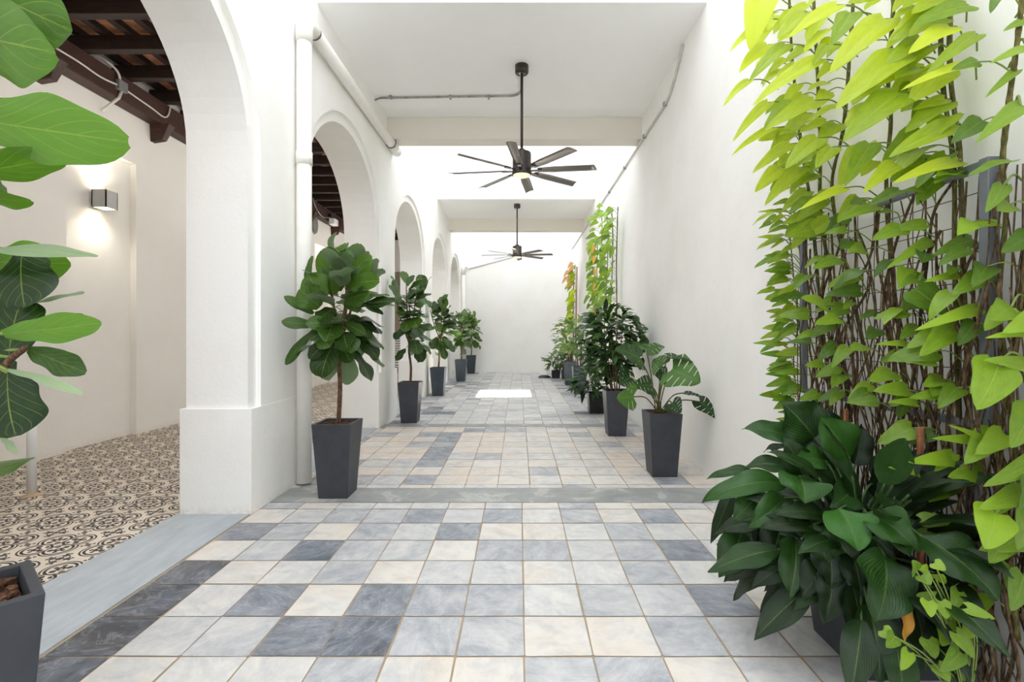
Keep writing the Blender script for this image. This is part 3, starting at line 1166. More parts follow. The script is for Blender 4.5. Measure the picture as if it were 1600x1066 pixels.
fig_tree(-1.575, 4.26, 2.14, 1.30, .48, 76, 3, 'nearest whole potted fiddle leaf fig, in a charcoal planter against the pier', extra=fig1_extra, lean=(.03, 0))
fig_tree(-1.72, 7.75, 2.28, 1.16, .60, 78, 11, 'potted fiddle leaf fig before the pier past the second arch', rot=.0, lean=(-.02, 0))
fig_tree(-1.82, 11.05, 2.2, 1.16, .55, 78, 5, 'potted fiddle leaf fig third along the arcade, in a blue grey planter', 'planter_blue', lean=(.05, 0))
fig_tree(-1.70, 14.35, 2.05, 1.08, .46, 70, 8, 'potted fiddle leaf fig fourth along the arcade, before the last arch', 'planter_blue', tone=(.5, 1.4))
fig_tree(-1.67, 17.08, 2.2, 1.1, .48, 66, 14, 'farthest potted fiddle leaf fig, by the end wall corner', 'planter_blue', tone=(.6, 1.6))

# the near fig, partly out of frame
fx, fy = -1.63, 1.425
root = empty('potted_fiddle_leaf_fig', (fx, fy, 0), 'closest potted fiddle leaf fig with huge leaves, cut off by the frame edge', 'potted plant', 'potted fiddle leaf figs')
PR = math.atan2(.2, -.24)
planter(root, fx, fy, .635, .33, .245, PR, 'planter', rim=.03)
mulch(root, fx, fy, .59, .125, PR, 90, 4)
tr = MB()
tp_ = spline([(fx, fy, .57), (fx + .02, fy, 1.0), (fx + .06, fy - .02, 1.4), (fx + .05, fy, 1.9), (fx + .03, fy, 2.45)], 6)
tr.tube(tp_, [.019 - .006 * i / len(tp_) for i in range(len(tp_))], 10)
tr.tube(spline([(fx + .03, fy, 1.15), at(0, 582, 1.40), at(22, 557, 1.39), at(40, 543, 1.38)], 5), [.012 - .0003 * i for i in range(16)], 8)
tr.build('trunk', M['trunk'], root)
fo = MB()
pale = MB()
NEAR = [
    ((-95, 40), (85, 82), 1.42, 1.30, 118, (0, -1, -.5), .62, .25, {}),
    ((-70, -40), (112, 48), 1.50, 1.46, 110, (0, -1, -.4), .52, .2, {}),
    ((-80, 180), (199, 222), 1.42, 1.30, 98, (.1, -1, -.35), .85, .2, {'wave': .03}),
    ((-75, 270), (103, 243), 1.46, 1.38, 54, (0, -.6, -.9), .7, .3, {}),
    ((-60, 300), (49, 315), 1.44, 1.42, 38, (0, -.6, -.9), .75, .3, {}),
    ((-70, 396), (150, 400), 1.40, 1.24, 44, (0, -.55, 1), .55, .25, {}),
    ((-30, 408), (110, 412), 1.50, 1.48, 62, (0, -1, -.2), .85, .25, {}),
    ((35, 395), (38, 480), 1.42, 1.36, 96, (0.15, -1, .1), .12, .35, {}),
    ((40, 478), (131, 458), 1.46, 1.40, 24, (0, -.6, 1), .5, .2, {}),
    ((14, 558), (34, 466), 1.40, 1.42, 92, (.1, -1, .2), .15, .35, {}),
    ((5, 522), (158, 505), 1.35, 1.30, 44, (0, -1, -.25), .85, .2, {}),
    ((-30, 540), (130, 492), 1.5, 1.55, 24, (0, -1, .4), .4, .2, {}),
    ((44, 546), (134, 582), 1.40, 1.40, 38, (0, -1, .35), .3, .3, {}),
    ((10, 578), (131, 617), 1.38, 1.32, 17, (0, -.5, 1), .75, .3, {}),
    ((12, 582), (24, 682), 1.38, 1.36, 98, (.15, -1, .0), .08, .4, {}),
    ((40, 590), (20, 640), 1.42, 1.40, 60, (.1, -1, .2), .25, .4, {}),
    ((0, 680), (28, 708), 1.40, 1.38, 14, (-.5, -1, .3), .7, .2, {}),
    ((-90, 480), (20, 440), 1.50, 1.50, 90, (0, -1, .1), .2, .3, {}),
    ((-90, 620), (20, 560), 1.52, 1.50, 80, (0, -1, .1), .15, .3, {}),
]
for bp, tp, yb, yt, wp, nr, tn, dr_, kw in NEAR:
    b_ = leaf_px(pale if bp in ((-70, 396), (40, 478), (10, 578), (0, 680)) else fo, bp, tp, yb, yt, wp * 1.06, prof_fig, nr, tn, dr_, nl=24, nw=6, fold=.06, ph=bp[1] * .1, lump=.06, **({'wave': .045} | kw))
    q = min(tp_, key=lambda p: (p - b_).length)
    stalk(fo, [q, q.lerp(b_, .5) + V((0, 0, .01)), b_], .005, 6)
r2 = random.Random(5)
for i in range(12):       # the side of the crown beyond the frame
    z = .95 + i * .12
    a = PI * .6 + i * 2.4
    d = V((-abs(math.cos(a)) - .2, math.sin(a) * .8, r2.uniform(-.1, .5)))
    leaf(fo, (fx + .03, fy, z), d, (0, 0, 1), .34, .2, prof_fig, .5, .12, .04, r2.uniform(.2, .6), 10, 3)
fo.build('foliage', [M['figbig'], M['petiole']], root)
tag(pale.build('pale_foliage', M['figpale'], root), 'leaves turned so that their pale grey green undersides show')

# ------------------------------------------------------------------ monstera
mx, my = 1.42, 4.88
root = empty('potted_monstera', (mx, my, 0), 'monstera with split leaves in the charcoal planter nearest to the viewer on the plain wall', 'potted plant')
planter(root, mx, my, .62, .32, .24)
mulch(root, mx, my, .585, .13, 0, seed=31)
fo = MB()
c0 = V((mx - .02, my, .6))
MON = [((990, 620), (964, 622), 4.55, 4.50, 30, (-.5, -1, -.1), .85, .4), ((1017, 603), (990, 603), 4.7, 4.55, 26, (0, -1, .5), .25, .5),
       ((1000, 560), (962, 545), 4.75, 4.6, 34, (0, -.8, .6), .3, .4), ((1010, 548), (1038, 541), 4.9, 5.0, 24, (0, -.6, 1), .5, .6),
       ((1044, 556), (1084, 566), 4.8, 4.7, 16, (0, -.35, 1), .3, .4), ((1035, 572), (1020, 562), 4.85, 4.9, 30, (0, -1, .3), .6, .3),
       ((1050, 578), (1094, 598), 4.75, 4.55, 46, (-.1, -1, .45), .75, .4), ((1040, 588), (1024, 585), 4.8, 4.7, 22, (0, -1, .2), .1, .5),
       ((1072, 614), (1098, 622), 4.75, 4.65, 12, (.1, -.4, 1), .2, .5), ((1093, 628), (1122, 654), 4.7, 4.6, 20, (-.2, -.7, .8), .15, .4),
       ((1050, 630), (1064, 645), 4.65, 4.55, 22, (-.3, -1, .2), .12, .5), ((985, 590), (968, 600), 4.7, 4.65, 30, (0, -1, .3), .15, .4)]
for bp, tp, yb, yt, wp, nr, tn, dr_ in MON:
    b_ = leaf_px(fo, bp, tp, yb, yt, wp * 1.5, prof_heart, nr, tn, dr_, nl=46, nw=7, lobe=.22, wave=.03, fold=.12, slits=True)
    s_ = c0 + V((rnd.uniform(-.04, .04), rnd.uniform(-.04, .04), 0))
    stalk(fo, spline([s_, s_.lerp(b_, .5) + V((0, 0, .07)), b_], 6), .006, 6)
stalk(fo, [c0 - V((0, 0, .05)), c0 + V((.0, 0, .06)), c0 + V((.01, .01, .12))], [.022, .02, .012], 8)
fo.build('foliage', [M['monstera'], M['gstem']], root)


# ------------------------------------------------------------------ leafy bushes
def bush(name, x, y, H, wt, wb, label, zc, rx, ry, rz, n, leafmat, L, ratio, seed, group=None, stems=6, pm='planter', prof=prof_lance, droop=(.4, 1.1), tone=(.05, .9), up=.2, cx=0., cy=0., lobe=0.):
    r = random.Random(seed)
    root = empty(name, (x, y, 0), label, 'potted plant', group)
    planter(root, x, y, H, wt, wb, 0, pm)
    mulch(root, x, y, H - .035, wt * .4, 0, 30, seed, 'soil')
    fo = MB()
    ends = []
    for k in range(stems):
        a = 2 * PI * k / stems + r.uniform(-.4, .4)
        e = V((x + cx + math.cos(a) * rx * .55 * r.uniform(.4, 1), y + cy + math.sin(a) * ry * .55 * r.uniform(.4, 1), zc + rz * r.uniform(.1, .75)))
        s = V((x + math.cos(a) * wt * .15, y + math.sin(a) * wt * .15, H - .05))
        pts = spline([s, s.lerp(e, .45) + V((r.uniform(-.03, .03), r.uniform(-.03, .03), .05)), e], 7)
        st = MB()
        st.tube(pts, [.011 - .0006 * i for i in range(len(pts))], 6)
        st.build('stem', M['trunk'], root)
        ends.append(pts)
    for i in range(n):
        # a point in the crown
        while True:
            q = V((r.uniform(-1, 1), r.uniform(-1, 1), r.uniform(-1, 1)))
            if .25 < q.length < 1:
                break
        p = V((x + cx + q.x * rx, y + cy + q.y * ry, zc + q.z * rz))
        p.x = min(p.x, 1.76)
        d = V((q.x, q.y, q.z * .4 + up)) + V((r.uniform(-.5, .5), r.uniform(-.5, .5), r.uniform(-.4, .3)))
        if p.x > 1.6:
            d.x = min(d.x, -.1)
        l = r.uniform(.75, 1.15) * L
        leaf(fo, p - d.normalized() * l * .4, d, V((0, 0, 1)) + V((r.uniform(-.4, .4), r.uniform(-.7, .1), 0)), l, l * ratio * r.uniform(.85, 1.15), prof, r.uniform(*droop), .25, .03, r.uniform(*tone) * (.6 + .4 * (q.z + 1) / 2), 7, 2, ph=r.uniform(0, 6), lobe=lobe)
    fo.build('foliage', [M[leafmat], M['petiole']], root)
    return root


bush('potted_rubber_bush', 1.335, 6.77, .62, .32, .24, 'tall dark glossy bush in the charcoal planter behind the monstera', 1.29, .50, .48, .58, 560, 'rubber', .18, .42, 41, cx=-.02, cy=.15, tone=(.15, 1.1))
bush('potted_peace_lily', 1.36, 8.65, .36, .30, .24, 'low dark lily in a short black planter behind the tall glossy bush', .62, .38, .36, .34, 75, 'lily', .30, .30, 42, pm='black', prof=prof_lily, tone=(.3, 1.), cx=-.08)
bush('potted_leafy_bush', 1.40, 11.36, .64, .33, .245, 'loose leafy bush in the blue grey planter below the wall creeper', 1.3, .42, .42, .5, 130, 'croton', .22, .32, 43, pm='planter_blue', tone=(.0, .6))
bush('potted_leafy_bush', 1.38, 13.3, .64, .33, .245, 'light green leafy bush in the farther blue grey planter by the bamboo stakes', 1.35, .42, .42, .6, 150, 'croton', .26, .36, 44, pm='planter_blue', tone=(.2, .9), cx=-.04)
bush('potted_peace_lily', 1.15, 15.35, .24, .26, .24, 'small lily in a square black box near the end wall', .55, .38, .36, .36, 70, 'croton', .32, .3, 45, pm='black', prof=prof_lily, tone=(.0, .6))
bush('potted_peace_lily', 1.42, 15.1, .27, .24, .2, 'small lily in a round grey tub between black box and wall', .6, .26, .3, .34, 50, 'croton', .3, .3, 46, pm='planter', prof=prof_lily, tone=(.0, .5))
b = MB()
b.add([(.80 + .2 * math.cos(a) * k, 15.4 + .16 * math.sin(a) * k, z) for k, z in ((1, 0), (.9, .05), (.5, .085)) for a in [2 * PI * i / 14 for i in range(14)]],
      [(k * 14 + i, k * 14 + (i + 1) % 14, k * 14 + 14 + (i + 1) % 14, k * 14 + 14 + i) for k in (0, 1) for i in range(14)] + [tuple(range(28, 42))], 0, True)
tag(b.build('folded_tarp', M['planter']), 'low dark grey bundle on the floor beside the black box', 'bundle')


# ------------------------------------------------------------------ creepers
def creeper(name, label, paths, n_per_m, leafmat, L, ratio, seed, stem_r=.008, out=(-.8, -.15, -.35), tone=(.2, .9), pet=(.05, .14), stemmat='gstem', hand=None, toneh=None, minz=-9, jit=.35, nrm=(-.35, -.75, .6), root_loc=None, thin=None, clampx=1.80):
    r = random.Random(seed)
    root = empty(name, root_loc or paths[0][0], label, 'climbing plant')
    fo = MB()
    for pth in paths:
        pts = spline(pth, 8)
        st = MB()
        st.tube(pts, [stem_r * r.uniform(.85, 1.15) for _ in pts], 7)
        st.build('stem', M[stemmat], root)
        acc = r.uniform(0, 1)
        for a, b in zip(pts, pts[1:]):
            acc += (b - a).length * n_per_m
            while acc > 1:
                acc -= 1
                p = a.lerp(b, r.random())
                if p.z < minz:
                    continue
                o_ = V(out) + V((r.uniform(-.3, .2), r.uniform(-jit, jit), r.uniform(-.25, .35)))
                sd = r.choice((-1, 1))
                pl = r.uniform(*pet)
                e = p + V((-.55, sd * r.uniform(0, .8), r.uniform(.1, .6))).normalized() * pl
                e.x = min(e.x, clampx - .05)
                stalk(fo, spline([p, p.lerp(e, .5) + V((0, 0, .02)), e], 3), .003, 5)
                l = L * r.uniform(.65, 1.2)
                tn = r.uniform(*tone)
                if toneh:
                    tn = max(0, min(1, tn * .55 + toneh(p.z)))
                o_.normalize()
                if e.x + o_.x * l > clampx:
                    o_.x = -abs(o_.x)
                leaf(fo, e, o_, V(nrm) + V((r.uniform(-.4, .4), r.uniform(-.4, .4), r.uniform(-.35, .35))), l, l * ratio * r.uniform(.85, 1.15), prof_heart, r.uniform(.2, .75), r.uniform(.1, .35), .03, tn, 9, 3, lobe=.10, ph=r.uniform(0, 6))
    if hand:
        hand(fo)
    if thin:
        st = MB()
        thin(st, r)
        st.build('tangled_vines', M['stem'], root)
    fo.build('foliage', [M[leafmat], M['petiole']], root)
    return root


def wallp(px, py, dx=.06):
    """point on the plain wall (a little off it) seen at a picture position"""
    X = 1.87
    for _ in range(3):
        Y = (X - dx) * FPX / (px - CX)
        z = CAMH - (py - CY) * Y / FPX
        X = xr(max(0, z))
    return V((X - dx, Y, z))


UP_PATHS = [[wallp(*p) for p in q] for q in (
    [(1300, 640), (1282, 480), (1268, 330), (1250, 210), (1238, 90), (1233, -10), (1230, -120)],
    [(1330, 660), (1300, 450), (1282, 330), (1282, 240), (1278, 130), (1271, -10), (1268, -120)],
    [(1380, 680), (1330, 450), (1300, 300), (1318, 200), (1328, 80), (1334, -20), (1336, -130)],
    [(1430, 700), (1400, 480), (1385, 300), (1392, 190), (1388, 130), (1400, -40)],
    [(1500, 720), (1492, 420), (1490, 260), (1474, 140), (1470, 60), (1474, -30), (1478, -150)],
    [(1520, 760), (1505, 420), (1500, 250), (1486, 130), (1484, 40), (1490, -140)],
)]
LIME = [((1383, 30), (1297, 112), 2.2, 2.15, 44, .75), ((1406, 84), (1306, 170), 2.1, 2.0, 48, .6), ((1405, 146), (1318, 220), 2.05, 1.98, 48, .4),
        ((1494, 195), (1390, 244), 1.95, 1.9, 36, .45), ((1526, 54), (1447, 116), 1.9, 1.85, 24, .4), ((1523, 100), (1409, 139), 1.9, 1.82, 20, .95),
        ((1485, 42), (1420, 83), 1.95, 1.9, 32, 1.), ((1512, 8), (1427, 40), 1.95, 1.95, 38, .3), ((1308, 8), (1232, 58), 2.5, 2.5, 26, .95),
        ((1192, -5), (1172, 78), 3.0, 2.95, 40, 1.), ((1198, 30), (1140, 80), 3.1, 3.0, 18, .95), ((1200, 70), (1155, 112), 3.1, 3.0, 26, 1.),
        ((1228, 70), (1171, 126), 2.8, 2.75, 24, .45), ((1275, 94), (1176, 163), 2.6, 2.6, 27, .8), ((1292, 70), (1272, 100), 2.6, 2.55, 18, .5),
        ((1273, 157), (1196, 203), 2.6, 2.55, 30, .55), ((1278, 216), (1227, 263), 2.55, 2.5, 30, .5), ((1497, 252), (1396, 285), 1.95, 1.88, 24, .7),
        ((1240, 160), (1194, 200), 2.8, 2.75, 28, .4), ((1200, 160), (1145, 220), 3.1, 3.0, 18, .7), ((1170, 125), (1130, 165), 3.1, 3.0, 14, .8),
        ((1206, 200), (1143, 242), 3.1, 3.0, 14, .75), ((1318, 294), (1250, 327), 2.4, 2.35, 16, .8), ((1258, 20), (1215, 60), 2.8, 2.75, 30, .6),
        ((1222, 262), (1180, 300), 3.1, 3.0, 26, .7), ((1250, 262), (1195, 320), 2.9, 2.8, 24, .55), ((1235, 225), (1176, 270), 2.9, 2.8, 22, .6),
        ((1440, 60), (1380, 108), 2.1, 2.05, 30, .5), ((1330, 20), (1300, 70), 2.3, 2.25, 30, .35), ((1300, 230), (1275, 262), 2.5, 2.45, 26, .5),
        ((1360, 225), (1320, 290), 2.2, 2.1, 30, .3), ((1400, 255), (1350, 300), 2.1, 2.0, 26, .6)]


def lime_hand(fo):
    for bp, tp, yb, yt, wp, tn in LIME:
        b_ = leaf_px(fo, bp, tp, yb, yt, wp * 1.3, prof_heart, (-.3, -.85, .5), tn, .45, nl=14, nw=5, lobe=.10, wave=.02, fold=.18, ph=bp[0])
        q = b_ + V((.10, .06, -.03))
        q.x = min(xr(b_.z) - .05, q.x + .12)
        stalk(fo, spline([q, q.lerp(b_, .5) + V((0, 0, .03)), b_], 4), .0035, 6)


creeper('climbing_philodendron', 'lime green large leaved climber spreading above the grey trellis', UP_PATHS, 13, 'lime', .19, .62, 61, .0095, out=(-.75, -.2, -.5), tone=(.1, .7), hand=lime_hand, toneh=lambda z: (z - 1.7) * .35, minz=1.95, root_loc=(1.72, 2.3, 0))  # tone rises with height: light from above put into leaf colour


def tangle(st, r):
    for i in range(84):
        y = r.uniform(1.72, 2.95)
        x = 1.83 - r.uniform(.05, .14)
        pts = []
        z = r.uniform(0, .15)
        z1 = r.uniform(1.2, 2.15)
        k = 8
        yy = y
        for j in range(k + 1):
            pts.append((x + r.uniform(-.03, .03), yy, z + (z1 - z) * j / k))
            yy += r.uniform(-.09, .09)
            yy = min(3.0, max(1.7, yy))
        st.tube(spline(pts, 3), r.choice((.0025, .003, .004, .006)), 5)


LOW_PATHS = [[wallp(*p, .10) for p in q] for q in (
    [(1290, 640), (1300, 560), (1285, 470), (1310, 390), (1330, 330)],
    [(1330, 650), (1340, 560), (1325, 480), (1360, 400), (1370, 330)],
    [(1370, 660), (1390, 560), (1380, 470), (1400, 380), (1430, 300)],
    [(1400, 690), (1430, 580), (1440, 480), (1450, 400), (1460, 330), (1500, 270)],
    [(1450, 800), (1460, 660), (1470, 560), (1440, 440), (1470, 360)],
    [(1500, 780), (1480, 660), (1510, 560), (1500, 450), (1530, 380)],
    [(1350, 640), (1310, 540), (1360, 440), (1340, 360)],
)]


def low_hand(fo):
    for bp, tp, yb, yt, wp, tn in [((1370, 322), (1310, 345), 2.3, 2.25, 16, .6), ((1455, 375), (1385, 420), 2.1, 2.0, 16, .6), ((1520, 375), (1460, 398), 1.95, 1.9, 24, .3),
                                   ((1558, 348), (1500, 357), 1.8, 1.78, 12, 1.), ((1418, 420), (1405, 452), 2.1, 2.05, 22, .7), ((1430, 452), (1478, 492), 2.0, 1.95, 46, .25),
                                   ((1555, 430), (1508, 428), 1.85, 1.82, 26, .4), ((1500, 430), (1445, 440), 1.95, 1.9, 14, .9), ((1530, 482), (1430, 516), 1.85, 1.8, 18, .95),
                                   ((1495, 505), (1438, 556), 1.95, 1.85, 34, .6), ((1418, 538), (1368, 538), 2.1, 2.05, 10, .95), ((1478, 615), (1420, 622), 1.95, 1.92, 18, .6),
                                   ((1432, 630), (1388, 628), 2.05, 2.0, 12, .8), ((1538, 690), (1458, 685), 1.85, 1.82, 16, .8), ((1490, 716), (1420, 722), 1.9, 1.86, 22, .95),
                                   ((1438, 738), (1388, 730), 1.95, 1.92, 14, .95), ((1540, 738), (1482, 745), 1.85, 1.8, 30, .6), ((1440, 812), (1502, 815), 1.88, 1.85, 18, .5),
                                   ((1440, 835), (1500, 838), 1.9, 1.85, 16, .45), ((1290, 478), (1252, 465), 2.6, 2.5, 24, .75), ((1310, 405), (1270, 420), 2.5, 2.4, 20, .5)]:
        b_ = leaf_px(fo, bp, tp, yb, yt, wp * 1.35, prof_heart, (-.2, -.9, .5), tn, .4, nl=12, nw=4, lobe=.12, wave=.02, fold=.15, ph=bp[0])
        q = V((min(b_.x + .1, xr(b_.z) - .06), b_.y + .05, b_.z - .06))
        stalk(fo, spline([q, q.lerp(b_, .5) + V((0, 0, .03)), b_], 4), .0035, 6)


creeper('climbing_pothos', 'green pothos tangled with brown stems through the grey trellis', LOW_PATHS, 9, 'pothos', .14, .62, 62, .006, out=(-.75, -.2, -.25), tone=(.1, .75), hand=low_hand, minz=.55, stemmat='stem', thin=tangle, root_loc=(1.72, 2.4, 0), jit=.6)

EDGE_PATHS = [[wallp(*p, .05) for p in q] for q in (
    [(1262, 690), (1258, 600), (1250, 520), (1240, 430), (1232, 340)],
    [(1250, 640), (1240, 560), (1252, 480), (1250, 400), (1240, 320)],
)]
creeper('climbing_pothos', 'small leaved yellow green pothos hugging the trellis edge farthest from the viewer', EDGE_PATHS, 26, 'lime', .135, .48, 63, .004, out=(-.75, .05, -.22), tone=(.0, .6), toneh=lambda z: .05 + (z - 1.2) * .16, minz=.8, root_loc=(1.76, 3.2, 0))

RIGHT_PATHS = [[wallp(*p, .08) for p in q] for q in (
    [(1590, 1000), (1575, 850), (1560, 700), (1575, 600), (1560, 480), (1572, 330), (1566, 260), (1575, 170), (1590, 60), (1600, -30)],
    [(1620, 960), (1600, 800), (1580, 640), (1590, 520), (1600, 420), (1612, 300)],
)]


def right_hand(fo):
    for bp, tp, yb, yt, wp, tn in [((1595, 165), (1525, 222), 1.75, 1.68, 28, .6), ((1568, 290), (1540, 332), 1.72, 1.68, 24, .45), ((1612, 368), (1565, 395), 1.7, 1.66, 36, .2),
                                   ((1580, 480), (1548, 500), 1.7, 1.62, 42, .55), ((1620, 498), (1568, 520), 1.65, 1.6, 34, .8), ((1608, 572), (1538, 562), 1.68, 1.62, 26, .65),
                                   ((1560, 572), (1526, 640), 1.65, 1.55, 62, .6), ((1600, 520), (1540, 528), 1.66, 1.6, 14, .95), ((1612, 640), (1580, 700), 1.66, 1.6, 44, .5),
                                   ((1620, 720), (1538, 760), 1.66, 1.6, 30, .5), ((1556, 802), (1540, 858), 1.62, 1.55, 56, .85), ((1596, 770), (1530, 795), 1.66, 1.6, 32, .65),
                                   ((1568, 845), (1546, 880), 1.66, 1.62, 34, .5), ((1600, 900), (1580, 955), 1.62, 1.58, 34, .35), ((1610, 800), (1590, 860), 1.6, 1.58, 30, .45),
                                   ((1588, 110), (1540, 152), 1.78, 1.74, 14, .6), ((1608, 30), (1568, 48), 1.76, 1.74, 18, .6), ((1605, 75), (1548, 98), 1.75, 1.7, 18, .8),
                                   ((1590, 925), (1560, 870), 1.7, 1.68, 26, .3), ((1545, 690), (1482, 664), 1.8, 1.75, 12, .7)]:
        b_ = leaf_px(fo, bp, tp, yb, yt, wp * 1.15, prof_heart, (-.35, -.9, .35), tn, .35, nl=14, nw=5, lobe=.16, wave=.02, fold=.12, ph=bp[0])
        q = V((min(b_.x + .12, xr(b_.z) - .06), b_.y + .04, b_.z + .03))
        stalk(fo, spline([q, q.lerp(b_, .5) + V((0, 0, .03)), b_], 4), .004, 6)


creeper('climbing_pothos', 'broad leaved pothos climbing nearest to the viewer, outside the trellis post', RIGHT_PATHS, 5, 'pothos', .15, .6, 64, .009, out=(-.7, -.3, -.35), tone=(.2, .8), hand=right_hand, root_loc=(1.72, 1.65, 0), minz=.25, stemmat='gstem')

# dry bare runners lower right
b = MB()
r3 = random.Random(9)
for i in range(26):
    y = r3.uniform(1.5, 1.95)
    pts = [(1.83 - r3.uniform(.03, .07), y + r3.uniform(-.05, .05), z) for z in (0.01, .25, .5, .8, 1.1, 1.5, 2.0)]
    b.tube(spline(pts, 4), r3.choice((.003, .004, .005)), 5)
o = b.build('dry_vine', M['stem'])
tag(o, 'bare dark runners climbing the plain wall outside the trellis post', 'vine')

# young pothos by the floor
yp = MB()
YP = [((1432, 893), (1426, 876), 22), ((1450, 892), (1434, 888), 16), ((1462, 905), (1474, 898), 22), ((1440, 935), (1464, 925), 14), ((1450, 940), (1455, 965), 20), ((1470, 940), (1480, 968), 22),
      ((1498, 925), (1488, 952), 20), ((1505, 920), (1500, 945), 18), ((1512, 950), (1556, 968), 16), ((1490, 955), (1530, 985), 18), ((1480, 960), (1492, 988), 16), ((1478, 985), (1472, 1010), 22),
      ((1495, 990), (1524, 1030), 22), ((1398, 995), (1385, 1012), 20), ((1420, 1020), (1408, 1048), 18), ((1465, 1040), (1485, 1066), 22), ((1440, 900), (1455, 914), 20), ((1520, 970), (1506, 1000), 24),
      ((1380, 985), (1398, 1000), 20), ((1450, 1000), (1462, 1030), 24), ((1500, 1020), (1470, 1050), 24), ((1460, 880), (1478, 892), 18)]
root = empty('young_pothos', (1.55, 1.72, 0), 'small bright heart leaved pothos sprouting low beside the big lily', 'plant')
for i, (bp, tp, wp) in enumerate(YP):
    dd = 1.62 + .03 * (i % 4)
    b_ = leaf_px(yp, bp, tp, dd, dd - .03, wp * 1.25, prof_heart, (-.2, -1, .5), .35 + .5 * ((i * 37) % 10) / 10, .4, nl=9, nw=3, lobe=.2, wave=.02, fold=.15)
    s_ = V((1.60, 1.74, .02 + .02 * (i % 3)))
    stalk(yp, spline([s_, s_.lerp(b_, .6) + V((.02, 0, .03)), b_], 5), .0028, 5)
yp.build('foliage', [M['pothos'], M['petiole']], root)

# trellis
root = empty('metal_trellis', (1.80, 2.45, 0), 'grey steel trellis frame with thin wires on the plain wall', 'trellis')
xt = 1.775
TY0, TY1, TZ0, TZ1 = 1.855, 3.06, 1.03, 2.06
for nm, lo, hi in (('top_rail', (xt - .012, TY0, TZ1 - .035), (xt + .018, TY1, TZ1)), ('bottom_rail', (xt - .012, TY0, TZ0), (xt + .018, TY1, TZ0 + .03)),
                   ('post', (xt - .016, TY0 - .02, TZ0 - .02), (xt + .03, TY0 + .02, TZ1 + .005)), ('post', (xt - .014, TY1 - .015, TZ0), (xt + .02, TY1 + .015, TZ1)),
                   ('leg', (xt + .01, TY0 + .07, 0), (xt + .045, TY0 + .105, TZ0 + .02)), ('leg', (xt + .01, TY1 - .12, 0), (xt + .045, TY1 - .085, TZ0 + .02))):
    b = MB()
    b.box(lo, hi)
    b.build(nm, M['trellis'], root, bevel=.003)
b = MB()
for i in range(1, 9):
    z = TZ0 + (TZ1 - TZ0) * i / 9
    b.tube([(xt + .005, TY0, z), (xt + .005, TY1, z)], .0022, 5)
for i in range(1, 10):
    yv = TY0 + (TY1 - TY0) * i / 10
    b.tube([(xt + .008, yv, TZ0), (xt + .008, yv, TZ1)], .0022, 5)
b.build('wires', M['wire'], root)

# wooden stakes in the lily bed
for (a_, b2, dd, lab) in (((1438, 668), (1428, 1010), 1.98, 'orange brown wooden stake standing beside the big lily'), ((1322, 640), (1330, 800), 2.5, 'short reddish stake behind the lily, under the trellis')):
    p1, p0 = at(*a_, dd), at(*b2, dd)
    p0.z = .02 if p0.z < .3 else p0.z
    p0.z = .25
    m_ = MB()
    m_.box((p1.x - .009, p1.y - .009, p0.z), (p1.x + .009, p1.y + .009, p1.z))
    tag(m_.build('wooden_stake', M['stake'], bevel=.003), lab, 'stake')

